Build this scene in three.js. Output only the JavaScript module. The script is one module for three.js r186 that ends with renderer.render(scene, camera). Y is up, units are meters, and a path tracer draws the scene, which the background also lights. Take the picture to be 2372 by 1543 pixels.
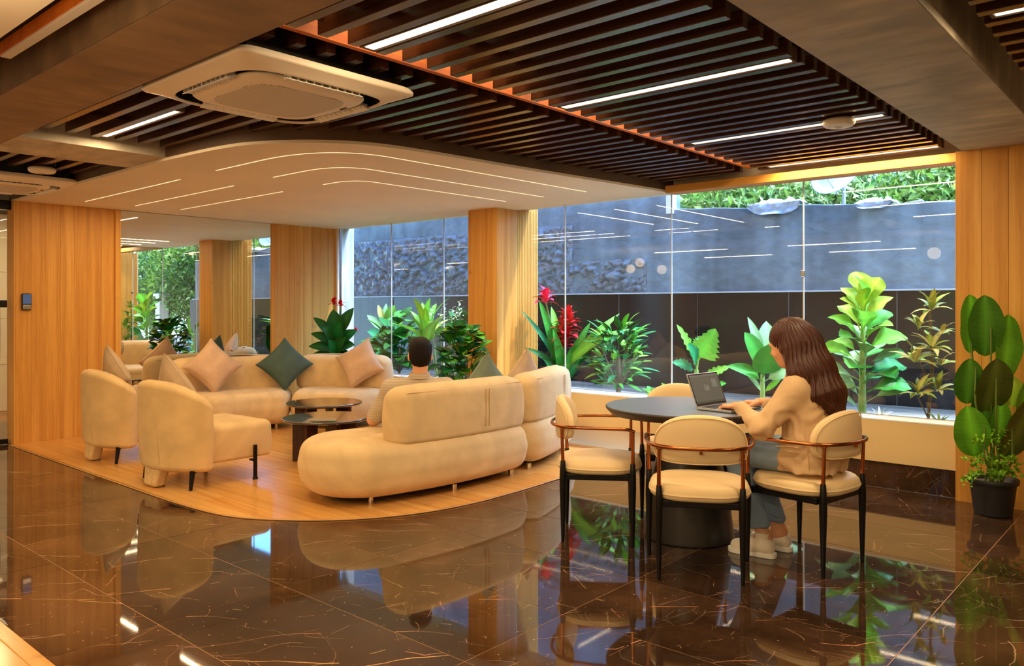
import * as THREE from 'three';
import { Sky } from 'three/addons/objects/Sky.js';
import { RoundedBoxGeometry } from 'three/addons/geometries/RoundedBoxGeometry.js';
import { mergeGeometries, mergeVertices } from 'three/addons/utils/BufferGeometryUtils.js';
import { MarchingCubes } from 'three/addons/objects/MarchingCubes.js';
import { RectAreaLightUniformsLib } from 'three/addons/lights/RectAreaLightUniformsLib.js';

// ---------------------------------------------------------------- camera, sky, sun, exposure
const W = 2372, H = 1543, FPX = 1829;
const scene = new THREE.Scene();
const camera = new THREE.PerspectiveCamera(2 * Math.atan(H / 2 / FPX) * 180 / Math.PI, W / H, 0.05, 200);
camera.position.set(0, 1.35, 0);
camera.rotation.set(0, 41.3 * Math.PI / 180, 0);
camera.setViewOffset(W, H, 0, 60.5, W, H);
scene.add(camera);
const renderer = new THREE.WebGLRenderer({ antialias: true });
renderer.toneMapping = THREE.LinearToneMapping;
renderer.toneMappingExposure = 2.6;
renderer.shadowMap.enabled = true;
renderer.shadowMap.type = THREE.PCFSoftShadowMap;
RectAreaLightUniformsLib.init();

const SUN_DIR = new THREE.Vector3(0.42, 0.86, -0.28).normalize();
const sky = new Sky();
sky.scale.setScalar(1000);
sky.material.uniforms.turbidity.value = 9;
sky.material.uniforms.rayleigh.value = 0.55;
sky.material.uniforms.mieCoefficient.value = 0.006;
sky.material.uniforms.mieDirectionalG.value = 0.75;
sky.material.uniforms.sunPosition.value.copy(SUN_DIR);
scene.add(sky);
const pmrem = new THREE.PMREMGenerator(renderer);
const skyScene = new THREE.Scene(); skyScene.add(sky.clone());
scene.environment = pmrem.fromScene(skyScene).texture;
scene.environmentIntensity = 1.15;

const sun = new THREE.DirectionalLight(new THREE.Color(1.0, 0.93, 0.80), 2.6);
sun.position.set(-2 + SUN_DIR.x * 30, SUN_DIR.y * 30, -7 + SUN_DIR.z * 30);
sun.target.position.set(-2, 0, -7);
sun.castShadow = true; sun.shadow.radius = 2;
sun.shadow.mapSize.set(2048, 2048);
Object.assign(sun.shadow.camera, { left: -16, right: 16, top: 12, bottom: -12, near: 1, far: 60 });
scene.add(sun, sun.target);

const WARM = new THREE.Color(1.0, 0.73, 0.41);      // tint of the lamps
const LED_POWER = 40;                                // radiance of a linear ceiling lamp
const STRIP_POWER = 50;                              // radiance of a thin strip lamp

// ---------------------------------------------------------------- small helpers
let seed = 12345;
const rnd = () => { seed = (seed + 0x6d2b79f5) | 0; let t = Math.imul(seed ^ (seed >>> 15), 1 | seed); t = (t + Math.imul(t ^ (t >>> 7), 61 | t)) ^ t; return ((t ^ (t >>> 14)) >>> 0) / 4294967296; };
const rr = (a, b) => a + (b - a) * rnd();
const V = (x, y, z) => new THREE.Vector3(x, y, z);
const lerp = THREE.MathUtils.lerp, clamp = THREE.MathUtils.clamp, sstep = THREE.MathUtils.smoothstep;
const rad = (d) => d * Math.PI / 180;
const used = new Map();
const numbered = (n) => { const k = used.get(n) ?? 0; used.set(n, k + 1); return k ? n + '_' + String(k).padStart(3, '0') : n; };
function thing(name, label, category, pos = [0, 0, 0], turn = 0, group) {
  const o = new THREE.Group(); o.name = numbered(name); o.position.set(...pos); o.rotation.y = turn;
  o.userData = { label, category }; if (group) o.userData.group = group;
  scene.add(o); return o;
}
function struct(name, pos = [0, 0, 0]) { const o = new THREE.Group(); o.name = numbered(name); o.position.set(...pos); o.userData = { kind: 'structure' }; scene.add(o); return o; }
function part(name, geo, mat, parent, label) {
  const m = new THREE.Mesh(geo, mat); m.castShadow = m.receiveShadow = true;
  const cnt = parent.userData._n ?? (parent.userData._n = {}); const k = cnt[name] ?? 0; cnt[name] = k + 1;
  m.name = k ? name + '_' + String(k).padStart(3, '0') : name;
  if (label) m.userData.label = label;
  parent.add(m); return m;
}
function solo(name, geo, mat, label, category, group) {
  const m = new THREE.Mesh(geo, mat); m.castShadow = m.receiveShadow = true; m.name = numbered(name);
  m.userData = { label, category }; if (group) m.userData.group = group; scene.add(m); return m;
}
function copyOf(src, pos, turn, label, group) {
  const c = src.clone(); c.name = numbered(src.name.replace(/_\d{3}$/, '')); c.position.set(...pos); c.rotation.y = turn;
  c.userData = { label, category: src.userData.category }; if (group) c.userData.group = group; scene.add(c); return c;
}
const merge = (list) => { const g = list.filter(Boolean).map((x) => { let y = x.index ? x.toNonIndexed() : x; for (const k of Object.keys(y.attributes)) if (!['position', 'normal', 'uv', 'color'].includes(k)) y.deleteAttribute(k); return y; }); return mergeGeometries(g, false); };
const at = (g, x = 0, y = 0, z = 0) => g.translate(x, y, z);
function rbox(w, h, d, r = 0.004, x = 0, y = 0, z = 0, seg = 2) { const g = new RoundedBoxGeometry(w, h, d, seg, Math.min(r, w / 2.01, h / 2.01, d / 2.01)); return g.translate(x, y, z); }
const box = (w, h, d, x = 0, y = 0, z = 0) => new THREE.BoxGeometry(w, h, d).translate(x, y, z);
const spanBox = (x0, x1, y0, y1, z0, z1, r = 0) => r ? rbox(x1 - x0, y1 - y0, z1 - z0, r, (x0 + x1) / 2, (y0 + y1) / 2, (z0 + z1) / 2, 1) : box(x1 - x0, y1 - y0, z1 - z0, (x0 + x1) / 2, (y0 + y1) / 2, (z0 + z1) / 2);
const cyl = (r0, r1, h, x = 0, y = 0, z = 0, n = 20) => new THREE.CylinderGeometry(r1, r0, h, n).translate(x, y + h / 2, z);
function rod(a, b, r, n = 8, r2 = r) {
  const d = b.clone().sub(a), g = new THREE.CylinderGeometry(r2, r, d.length(), n);
  g.applyQuaternion(new THREE.Quaternion().setFromUnitVectors(V(0, 1, 0), d.clone().normalize()));
  const c = a.clone().add(b).multiplyScalar(0.5); return g.translate(c.x, c.y, c.z);
}
const tube = (pts, r, seg = 40, n = 8, closed = false) => new THREE.TubeGeometry(new THREE.CatmullRomCurve3(pts.map((p) => p.isVector3 ? p : V(...p)), closed, 'centripetal'), seg, r, n, closed);
const lathe = (pts, n = 40) => new THREE.LatheGeometry(pts.map((p) => new THREE.Vector2(p[0], p[1])), n);
// texture coordinates in metres; the grain runs along `axis`
function uvAlong(g, axis = 1, ou = 0, ov = 0) {
  if (g.index) g = g.toNonIndexed();
  const p = g.attributes.position, n = g.attributes.normal, uv = new Float32Array(p.count * 2), o = [0, 1, 2].filter((a) => a !== axis);
  for (let i = 0; i < p.count; i++) {
    const P = [p.getX(i), p.getY(i), p.getZ(i)], N = [n.getX(i), n.getY(i), n.getZ(i)].map(Math.abs);
    const across = N[axis] > 0.8 ? o[0] : (N[o[0]] < N[o[1]] ? o[0] : o[1]);
    uv[2 * i] = P[across] + ou; uv[2 * i + 1] = (N[axis] > 0.8 ? P[o[1]] : P[axis]) + ov;
  }
  g.setAttribute('uv', new THREE.BufferAttribute(uv, 2)); return g;
}
function creased(g) { g = mergeVertices(g.deleteAttribute('uv') && g, 1e-5); g.computeVertexNormals(); return g; }

// ---------------------------------------------------------------- noise and textures
const PERM = new Uint8Array(512); { const p = [...Array(256).keys()]; let s = 7; for (let i = 255; i > 0; i--) { s = (s * 1103515245 + 12345) & 0x7fffffff; const j = s % (i + 1); [p[i], p[j]] = [p[j], p[i]]; } for (let i = 0; i < 512; i++) PERM[i] = p[i & 255]; }
function vnoise(x, y, px = 256, py = 256) {   // value noise, periodic
  const xi = Math.floor(x), yi = Math.floor(y), fx = x - xi, fy = y - yi, u = fx * fx * (3 - 2 * fx), v = fy * fy * (3 - 2 * fy);
  const m = (a, n) => ((a % n) + n) % n, h = (a, b) => PERM[PERM[m(a, px) & 255] + (m(b, py) & 255)] / 255;
  return lerp(lerp(h(xi, yi), h(xi + 1, yi), u), lerp(h(xi, yi + 1), h(xi + 1, yi + 1), u), v);
}
function fbm(x, y, oct = 4, px = 256, py = 256) { let s = 0, a = 0.5, t = 0; for (let i = 0; i < oct; i++) { s += a * vnoise(x, y, px, py); t += a; x *= 2; y *= 2; px *= 2; py *= 2; a *= 0.5; } return s / t; }
function noise3(x, y, z) { return (vnoise(x + 17.3 * Math.floor(z), y) * (1 - (z - Math.floor(z))) + vnoise(x + 17.3 * (Math.floor(z) + 1), y) * (z - Math.floor(z))); }
function dataTex(w, h, fn, { srgb = true, repeat = [1, 1] } = {}) {
  const d = new Uint8Array(w * h * 4);
  for (let y = 0; y < h; y++) for (let x = 0; x < w; x++) { const c = fn(x / w, y / h), o = (y * w + x) * 4; d[o] = clamp(c[0], 0, 255); d[o + 1] = clamp(c[1], 0, 255); d[o + 2] = clamp(c[2], 0, 255); d[o + 3] = 255; }
  const t = new THREE.DataTexture(d, w, h); t.wrapS = t.wrapT = THREE.RepeatWrapping; t.magFilter = THREE.LinearFilter; t.minFilter = THREE.LinearMipmapLinearFilter; t.generateMipmaps = true;
  if (srgb) t.colorSpace = THREE.SRGBColorSpace; t.repeat.set(...repeat); t.needsUpdate = true; return t;
}
const mix3 = (a, b, t) => [lerp(a[0], b[0], t), lerp(a[1], b[1], t), lerp(a[2], b[2], t)];
// wood: u across the grain (1.2 m), v along it (2.4 m)
function woodTex(dark, mid, light, boards = 8) {
  const tone = Array.from({ length: boards }, () => rr(-1, 1));
  return dataTex(768, 768, (u, v) => {
    const warp = fbm(u * 6, v * 3, 3, 6, 3), g1 = fbm(u * 90 + warp * 2.2, v * 3, 3, 90, 3), g2 = fbm(u * 30 + warp * 1.3, v * 2 + 9, 3, 30, 2), p = vnoise(u * 300, v * 24, 300, 24);
    let t = 0.30 * g1 + 0.55 * g2 + 0.15 * p + 0.035 * tone[Math.floor(u * boards) % boards];
    t = (t - 0.5) * 1.05 + 0.53;
    const c = t < 0.5 ? mix3(dark, mid, clamp(t * 2, 0, 1)) : mix3(mid, light, clamp(t * 2 - 1, 0, 1));
    const knot = sstep(fbm(u * 10, v * 10 + 4, 2, 10, 10), 0.84, 0.94) * 0.14;
    return c.map((x) => x * (1 - knot));
  }, { repeat: [1 / 1.2, 1 / 2.4] });
}
const M = {};
const std = (o) => new THREE.MeshStandardMaterial(o), phys = (o) => new THREE.MeshPhysicalMaterial(o);
const S = (r, g, b) => new THREE.Color().setRGB(r / 255, g / 255, b / 255, THREE.SRGBColorSpace);
const oak = woodTex([176, 116, 46], [213, 153, 70], [231, 180, 98]);
const floorOak = woodTex([190, 130, 60], [216, 160, 84], [230, 180, 108]);
M.oak = phys({ map: oak, roughness: 0.42, specularIntensity: 0.6, name: 'oak veneer' });
M.oakB = phys({ map: oak, color: S(251, 248, 244), roughness: 0.44, specularIntensity: 0.6 });
M.oakC = phys({ map: oak, color: S(247, 242, 234), roughness: 0.42, specularIntensity: 0.6 });
M.floorOak = [S(255, 255, 255), S(244, 238, 228), S(250, 240, 226)].map((c) => phys({ map: floorOak, color: c, roughness: 0.27, clearcoat: 0.25, clearcoatRoughness: 0.12 }));
M.oakEdge = std({ color: S(196, 146, 84), roughness: 0.5 });
const walnutTex = woodTex([44, 25, 17], [70, 42, 29], [96, 62, 44]);
M.slat = phys({ map: walnutTex, roughness: 0.24, specularIntensity: 1, ior: 1.6 });
M.slatEnd = phys({ map: walnutTex, color: S(230, 210, 200), roughness: 0.4 });
M.board = std({ map: oak, color: S(240, 172, 84), roughness: 0.55 });
const brush = dataTex(512, 512, (u, v) => { const n = fbm(u * 10 + fbm(u * 4, v * 4, 2, 4, 4) * 2, v * 22, 4, 10, 22), k = 176 + 84 * n; return [k, k, k]; }, { repeat: [0.45, 0.45] });
const brushH = dataTex(256, 256, (u, v) => { const n = fbm(u * 8, v * 20, 4, 8, 20) * 255; return [n, n, n]; }, { srgb: false, repeat: [0.6, 0.6] });
M.taupe = std({ map: brush, bumpMap: brushH, bumpScale: 0.004, color: S(220, 204, 178), roughness: 0.62 });  // lighter copy: daylight on the duct is put into the colour
M.taupeShaded = std({ map: brush, bumpMap: brushH, bumpScale: 0.003, color: S(164, 130, 94), roughness: 0.62 });  // darker copy of taupe: dimmer light on the left beam is in the colour
M.taupeDark = std({ map: brush, color: S(116, 86, 60), roughness: 0.62 });
const softPaint = dataTex(256, 256, (u, v) => { const k = 238 + 17 * fbm(u * 5, v * 5, 3, 5, 5); return [k, k, k]; }, { repeat: [0.3, 0.3] });
M.soffit = std({ map: softPaint, color: S(244, 228, 200), roughness: 0.75 });
M.ceilDark = std({ color: S(34, 26, 20), roughness: 0.9 });
M.paint = std({ color: S(232, 218, 196), roughness: 0.8 });
M.panelCream = std({ color: S(224, 192, 136), roughness: 0.5 });
M.black = std({ color: S(20, 19, 18), roughness: 0.45 });
M.blackMetal = std({ color: S(26, 25, 25), roughness: 0.35, metalness: 0.6 });
M.copper = std({ color: S(176, 104, 58), roughness: 0.22, metalness: 1 });
M.chrome = std({ color: S(210, 206, 200), roughness: 0.18, metalness: 1 });
M.white = std({ color: S(238, 234, 226), roughness: 0.5 });
M.plastic = std({ color: S(240, 226, 204), roughness: 0.42 });
M.plasticGrey = std({ color: S(205, 196, 182), roughness: 0.5 });
M.rubber = std({ color: S(14, 14, 14), roughness: 0.8 });
const weave = dataTex(128, 128, (u, v) => { const n = 128 + 60 * Math.sin(u * Math.PI * 64) * Math.sin(v * Math.PI * 64) + 60 * (fbm(u * 32, v * 32, 2, 32, 32) - 0.5); return [n, n, n]; }, { srgb: false, repeat: [5, 5] });
const nap = dataTex(256, 256, (u, v) => { const k = 222 + 33 * fbm(u * 9, v * 9, 4, 9, 9); return [k, k, k]; }, { repeat: [1.1, 1.1] });
const suede = (c, o = {}) => phys({ color: c, map: nap, bumpMap: weave, bumpScale: 0.0006, roughness: 0.88, sheen: 0.5, sheenColor: new THREE.Color(0.9, 0.8, 0.65), sheenRoughness: 0.6, specularIntensity: 0.3, ...o });
M.sofa = suede(S(230, 197, 145));
M.sofaSeam = suede(S(206, 168, 112));
M.armchair = suede(S(228, 192, 134));
M.leather = phys({ color: S(228, 200, 152), roughness: 0.5, specularIntensity: 0.5, bumpMap: weave, bumpScale: 0.00012 });
M.cushPink = suede(S(222, 184, 148)); M.cushTaupe = suede(S(190, 162, 128)); M.cushGreen = suede(S(82, 102, 92), { sheenColor: new THREE.Color(0.4, 0.5, 0.45) });
M.tableTopReflection = phys({ color: S(108, 118, 136), roughness: 0.3, specularIntensity: 1, ior: 1.8, name: 'dark polished table' });  // bluish reflection of the outdoor wall is put into the base colour
M.tableEdge = phys({ color: S(58, 46, 40), roughness: 0.4 });
M.glassTop = phys({ color: S(66, 54, 46), roughness: 0.08, clearcoat: 1, clearcoatRoughness: 0.02 });
M.darkWood = phys({ map: walnutTex, color: S(255, 240, 225), roughness: 0.35 });
M.glass = phys({ color: new THREE.Color(0.94, 0.96, 0.95), roughness: 0, transmission: 1, thickness: 0, ior: 1.5 });
M.silicone = std({ color: S(196, 200, 200), roughness: 0.4 });
M.mirror = std({ color: S(232, 234, 230), roughness: 0.0, metalness: 1 });
const glow = (c, k) => std({ color: S(255, 244, 224), emissive: c, emissiveIntensity: k, roughness: 0.5 });
M.ledWhite = glow(new THREE.Color(1.0, 0.88, 0.68), 0.55);
M.ledWarm = glow(new THREE.Color(1.0, 0.78, 0.44), 0.42);
// ================================================================ THE ROOM
const XL = -8.75, ZG = -6.4, HS = 2.39, HSLAT = 2.47;
// ---- marble
function marbleCanvas() {
  const n = 2048, c = document.createElement('canvas'); c.width = c.height = n; const x = c.getContext('2d'), im = x.createImageData(n, n);
  for (let j = 0; j < n; j++) for (let i = 0; i < n; i++) {
    const u = i / n, v = j / n, f = fbm(u * 12 + fbm(u * 5, v * 5, 2, 5, 5) * 3, v * 12, 4, 12, 12), g = vnoise(u * 240, v * 240, 240, 240), k = clamp((f - 0.3) * 1.7, 0, 1), o = (j * n + i) * 4;
    im.data[o] = 46 + 40 * k + 10 * g; im.data[o + 1] = 31 + 28 * k + 8 * g; im.data[o + 2] = 21 + 19 * k + 6 * g; im.data[o + 3] = 255;
  }
  x.putImageData(im, 0, 0); x.lineCap = 'round'; x.lineJoin = 'round';
  const vein = (px, py, a, len, w, col, kink) => {
    let dir = a; const step = 9; x.strokeStyle = col;
    for (let s = 0; s < len; s += step) {
      const qx = px + Math.cos(dir) * step, qy = py + Math.sin(dir) * step;
      x.lineWidth = Math.max(0.5, w * (0.35 + 1.1 * vnoise(px * 0.03, py * 0.03)));
      if (vnoise(px * 0.02 + 40, py * 0.02) > 0.24) for (const ox of [-n, 0, n]) for (const oy of [-n, 0, n]) { if (px + ox < -60 || px + ox > n + 60 || py + oy < -60 || py + oy > n + 60) continue; x.beginPath(); x.moveTo(px + ox, py + oy); x.lineTo(qx + ox, qy + oy); x.stroke(); }
      px = (qx + n) % n; py = (qy + n) % n; dir += rr(-kink, kink); dir += (a - dir) * 0.12; if (rnd() < 0.05) dir += rr(-0.9, 0.9);
    }
  };
  for (let k = 0; k < 46; k++) vein(rr(0, n), rr(0, n), 0.75 + rr(-0.35, 0.35) + (rnd() < 0.15 ? 1.5 : 0), rr(120, 520), rr(0.8, 2.4), `rgba(${204 + rr(0, 40) | 0},${150 + rr(0, 46) | 0},${104 + rr(0, 50) | 0},${rr(0.5, 0.95).toFixed(2)})`, 0.16);
  for (let k = 0; k < 900; k++) vein(rr(0, n), rr(0, n), 0.75 + rr(-0.6, 0.6) + (rnd() < 0.2 ? 1.4 : 0), rr(20, 150), rr(0.6, 1.4), `rgba(${206 + rr(0, 40) | 0},${160 + rr(0, 50) | 0},${122 + rr(0, 50) | 0},${rr(0.35, 0.8).toFixed(2)})`, 0.3);
  for (let k = 0; k < 80; k++) vein(rr(0, n), rr(0, n), rr(-3, 3), rr(80, 260), rr(0.5, 1.0), 'rgba(140,98,64,0.45)', 0.4);
  for (let k = 0; k < 2400; k++) { x.fillStyle = `rgba(226,190,150,${rr(0.3, 0.9).toFixed(2)})`; x.beginPath(); x.arc(rr(0, n), rr(0, n), rr(0.5, 1.7), 0, 7); x.fill(); }
  const t = new THREE.CanvasTexture(c); t.wrapS = t.wrapT = THREE.RepeatWrapping; t.colorSpace = THREE.SRGBColorSpace; t.repeat.set(1 / 4.88, 1 / 4.88); return t;
}
const marbleMap = marbleCanvas();
M.marble = phys({ map: marbleMap, roughness: 0.035, ior: 1.75, specularIntensity: 1, name: 'polished dark marble' });
M.grout = std({ color: S(170, 128, 92), roughness: 0.6 });

// ---- floor: marble tiles, the wood inlay is a floor of its own
const CURVE = [[-5.36, -2.55], [-4.83, -2.59], [-4.62, -2.65], [-4.46, -2.74], [-4.28, -2.87], [-4.09, -3.06], [-3.94, -3.29], [-3.83, -3.57], [-3.775, -3.92], [-3.776, -4.38], [-3.815, -4.95], [-3.86, -5.6], [-3.9, -6.22]];
const curveX = (z) => { for (let i = 1; i < CURVE.length; i++) if (z <= CURVE[i - 1][1] && z >= CURVE[i][1]) { const t = (z - CURVE[i - 1][1]) / (CURVE[i][1] - CURVE[i - 1][1]); return lerp(CURVE[i - 1][0], CURVE[i][0], t); } return z > CURVE[0][1] ? -99 : -3.9; };
const floor = struct('floor');
{
  const gx = 1.22, gz = 0.61, gap = 0.0045;
  for (let i = -8; i < 2; i++) for (let j = -11; j < -1; j++) {
    const x0 = -0.9 + i * gx, x1 = x0 + gx; let z0 = -0.31 + j * gz, z1 = z0 + gz;
    z0 = Math.max(z0, -6.25); if (z1 - z0 < 0.02) continue; if (z1 > -1.0) z1 = Math.min(z1, -1.0);
    if (x1 < curveX(z0) - 0.1 && x1 < curveX(z1) - 0.1 && z1 < -2.7 && x0 > XL) continue;
    const g = uvAlong(spanBox(x0 + gap / 2, x1 - gap / 2, -0.012, 0, z0 + gap / 2, z1 - gap / 2), 2, rr(0, 4.88), rr(0, 4.88));
    part('tile', g, M.marble, floor);
  }
  part('grout_bed', spanBox(-12.2, 4.2, -0.1, -0.0015, -6.25, 5.2), M.grout, floor);
  part('outer_paving', uvAlong(spanBox(-12.2, 4.2, -0.012, 0, -1.0, 5.2), 2), M.marble, floor);
  part('outer_paving', uvAlong(spanBox(1.5, 4.2, -0.012, 0, -6.25, -1.0), 2), M.marble, floor);
}
// wood floor of the lounge: every board clipped to the curved edge
const woodFloor = struct('wood_floor');
function prism(poly, y0, y1) {   // poly: [x, z] counter-clockwise seen from above or not, extruded upwards
  const s = new THREE.Shape(poly.map(([x, z]) => new THREE.Vector2(x, -z)));
  return new THREE.ExtrudeGeometry(s, { depth: y1 - y0, bevelEnabled: false, curveSegments: 1 }).rotateX(-Math.PI / 2).translate(0, y0, 0);
}
{
  const w = 0.15, top = 0.009; let row = 0;
  for (let z = -2.56; z > -6.23; z -= w, row++) {
    const za = z - 0.001, zb = Math.max(z - w, -6.23) + 0.001; let x = XL + 0.002, first = true;
    const xe = Math.max(curveX(za - 0.005), curveX(zb), curveX((za + zb) / 2)) - 0.004;
    while (x < xe - 0.02) {
      let x1 = x + (first ? rr(0.4, 1.8) : 1.8); first = false; if (x1 > xe - 0.25) x1 = xe;
      let poly;
      if (x1 === xe) { poly = [[x, za]]; for (let k = 0; k <= 8; k++) { const zz = lerp(za, zb, k / 8); poly.push([Math.max(curveX(Math.min(zz, -2.552)) - 0.004, x + 0.01), zz]); } poly.push([x, zb]); }
      else poly = [[x, za], [x1 - 0.0012, za], [x1 - 0.0012, zb], [x, zb]];
      part('plank', uvAlong(prism(poly, -0.01, top), 0, rr(0, 1.2), rr(0, 2.4)), M.floorOak[Math.floor(rnd() * 3)], woodFloor);
      x = x1;
    }
  }
  // slim edging along the curve
  const e = [[XL, -2.548], [-6.8, -2.546], [-6, -2.546], ...CURVE];
  part('edge_trim', tube(e.map(([x, z]) => V(x + 0.002, 0.0045, z + 0.002)), 0.005, 160, 6), M.oakEdge, woodFloor);
}
// second wood floor near the camera
const woodFloor2 = struct('wood_floor');
part('edge_board', uvAlong(rbox(7.4, 0.022, 0.062, 0.004, -5.1, 0.001, -1.059), 0), M.floorOak[0], woodFloor2);
for (let k = 0; k < 5; k++) for (let i = 0; i < 4; i++) part('plank', uvAlong(spanBox(-8.8 + i * 1.85, -8.8 + (i + 1) * 1.85 - 0.0015, -0.01, 0.011, -1.025 + k * 0.15, -1.025 + (k + 1) * 0.15 - 0.0015), 0, rr(0, 1), rr(0, 2)), M.floorOak[(k + i) % 3], woodFloor2);

// ---- vertical boards
const oakM = [M.oak, M.oakB, M.oakC];
function boardsZ(parent, x, z0, z1, y0, y1, face, n, t = 0.018) {  // boards on a wall of constant x, `face` = +1 looks to +x
  const w = (z1 - z0) / n;
  for (let i = 0; i < n; i++) part('board', uvAlong(rbox(t, y1 - y0, w - 0.0012, 0.0015, x - face * t / 2, (y0 + y1) / 2, z0 + (i + 0.5) * w, 1), 1, rr(0, 1.2), rr(0, 2.4)), oakM[Math.floor(rnd() * 3)], parent);
}
function boardsX(parent, z, x0, x1, y0, y1, n, t = 0.018) {
  const w = (x1 - x0) / n;
  for (let i = 0; i < n; i++) part('board', uvAlong(rbox(w - 0.0012, y1 - y0, t, 0.0015, x0 + (i + 0.5) * w, (y0 + y1) / 2, z - t / 2, 1), 1, rr(0, 1.2), rr(0, 2.4)), oakM[Math.floor(rnd() * 3)], parent);
}
// ---- left wall of the lounge: panelling, then mirror, then panelling
const wallL = struct('wall_left');
part('core', spanBox(-8.95, XL - 0.019, -0.1, 2.6, ZG - 0.12, -2.6), M.paint, wallL);
boardsZ(wallL, XL, -3.53, -2.602, 0.008, HS, 1, 7);
boardsZ(wallL, XL + 0.02, -6.38, -5.48, 0.008, HS, 1, 7, 0.038);
part('end_panel', uvAlong(rbox(0.2, HS, 0.018, 0.002, -8.85, HS / 2, -2.592, 1), 1), M.oak, wallL);
part('outer_cladding', spanBox(-8.95, -8.77, 0.3, 2.8, ZG - 0.3, ZG - 0.1), M.taupe, wallL);
const mirrorT = thing('mirror', 'tall wall mirror between two wood panels reflecting plants, windows and the lounge', 'mirror', [XL, 0, 0]);
part('mirror_glass', spanBox(-0.012, 0, 0.01, HS - 0.004, -5.42, -3.585), M.mirror, mirrorT);
part('frame_strip', uvAlong(rbox(0.04, HS - 0.012, 0.055, 0.003, 0.012, HS / 2 + 0.002, -3.558, 1), 1), M.oak, mirrorT);
part('frame_strip', uvAlong(rbox(0.04, HS - 0.012, 0.055, 0.003, 0.016, HS / 2 + 0.002, -5.449, 1), 1), M.oakC, mirrorT);

// ---- centre pillar, front face to the room, fluted beyond the glass line
const pillarC = struct('pillar');
part('core', spanBox(-5.972, -5.588, 0, HS, -6.78, -6.118), M.paint, pillarC);
boardsX(pillarC, -6.1, -5.99, -5.57, 0.01, HS, 3);
for (const [x, f] of [[-5.57, 1], [-5.99, -1]]) {
  boardsZ(pillarC, x, -6.43, -6.118, 0.01, HS, f, 2);
  for (let i = 0; i < 13; i++) part('rib', uvAlong(new THREE.CylinderGeometry(0.0125, 0.0125, 3, 10, 1).translate(x - f * 0.006, 1.5, -6.447 - i * 0.0262), 1, rr(0, 1), rr(0, 2)), oakM[i % 3], pillarC);
}
// ---- right pillar
const pillarR = struct('pillar');
part('core', spanBox(-1.292, 0.6, 0, 2.43, -7.0, -6.188), M.paint, pillarR);
boardsX(pillarR, -6.17, -1.31, 0.6, 0, 2.43, 12);
boardsZ(pillarR, -1.31, -6.98, -6.188, 0, 2.43, -1, 4);

// ---- window front: low cream wall with stone plinth, panes with joints, wooden head
const wallW = struct('wall_window');
part('panel', spanBox(-5.5, -1.312, 0.195, 0.505, -6.31, -6.23, 0.004), M.panelCream, wallW);
part('panel', spanBox(XL, -5.5, 0.195, 0.505, -6.31, -6.23, 0.004), M.panelCream, wallW);
for (let x = -3.86; x < -1.4; x += 1.22) part('plinth_tile', uvAlong(spanBox(x + 0.001, Math.min(x + 1.218, -1.312), 0, 0.195, -6.29, -6.252), 0, rr(0, 4), rr(0, 4)), M.marble, wallW);
part('core', spanBox(XL - 0.2, -1.3, -0.3, 0.50, -6.44, -6.29), M.paint, wallW);
part('sill', rbox(XL * -1 - 1.312, 0.014, 0.2, 0.004, (XL - 1.312) / 2, 0.511, -6.328), M.white, wallW);
part('head_beam', uvAlong(rbox(2.34, 0.066, 0.17, 0.003, -2.48, 2.405, -6.325), 0), M.oak, wallW);
part('head_wall', spanBox(-9.2, 0.6, 2.41, 3.1, -6.62, -6.41), M.paint, wallW);
function windowFront(n, x0, x1, joints) {
  const w = struct('window_' + n), xs = [x0, ...joints, x1];
  for (let i = 0; i + 1 < xs.length; i++) part('pane', spanBox(xs[i] + 0.003, xs[i + 1] - 0.003, 0.516, 2.392, ZG - 0.005, ZG + 0.005), M.glass, w);
  for (const j of joints) part('joint', spanBox(j - 0.0045, j + 0.0045, 0.516, 2.392, ZG - 0.0055, ZG + 0.0065), M.silicone, w);
  part('glazing_channel', spanBox(x0, x1, 0.512, 0.526, ZG - 0.012, ZG + 0.012), M.chrome, w);
  return w;
}
const win1 = windowFront(1, -8.72, -5.992, [-7.62, -6.68]);
const win2 = windowFront(2, -5.568, -1.312, [-4.90, -3.675, -2.46]);
part('clamp', rbox(0.03, 0.05, 0.03, 0.006, -2.46, 1.62, ZG + 0.012), M.chrome, win2);
part('frame_post', rbox(0.045, 1.88, 0.1, 0.003, -8.722, 1.452, ZG - 0.02), M.paint, win1);
part('frame_post', rbox(0.02, 1.88, 0.03, 0.003, -8.655, 1.452, ZG + 0.01), M.chrome, win1);

// ---- glass door and corridor beyond the left wall
const door = struct('door_1');
part('pane', spanBox(-8.856, -8.846, 0.01, 2.3, -2.56, -1.62), M.glass, door);
part('header', rbox(0.06, 0.09, 1.0, 0.004, -8.85, 2.35, -2.1), M.blackMetal, door);
part('patch_fitting', rbox(0.03, 0.05, 0.16, 0.004, -8.85, 0.03, -2.48), M.blackMetal, door);
{ const h = part('handle', tube([[-8.80, 0.82, -2.46], [-8.775, 0.84, -2.46], [-8.77, 0.9, -2.46], [-8.77, 1.3, -2.46], [-8.775, 1.36, -2.46], [-8.80, 1.38, -2.46]], 0.013, 40, 8), M.blackMetal, door);
  part('handle_plate', rbox(0.02, 0.07, 0.1, 0.006, -8.835, 1.38, -2.5), M.blackMetal, door); }
const wallC = struct('wall_corridor');
for (let i = 0; i < 4; i++) for (let k = 0; k < 5; k++) part('cladding_tile', rbox(0.02, 0.596, 1.196, 0.003, -11.7, 0.3 + i * 0.6, -4.2 + k * 1.2, 1), M.paint, wallC);
part('core', spanBox(-12.1, -11.712, -0.1, 3.1, -5, 5.2), M.paint, wallC);
part('end_wall', spanBox(-12, -8.95, -0.1, 3.1, -4.4, -4.2), M.paint, wallC);

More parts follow.
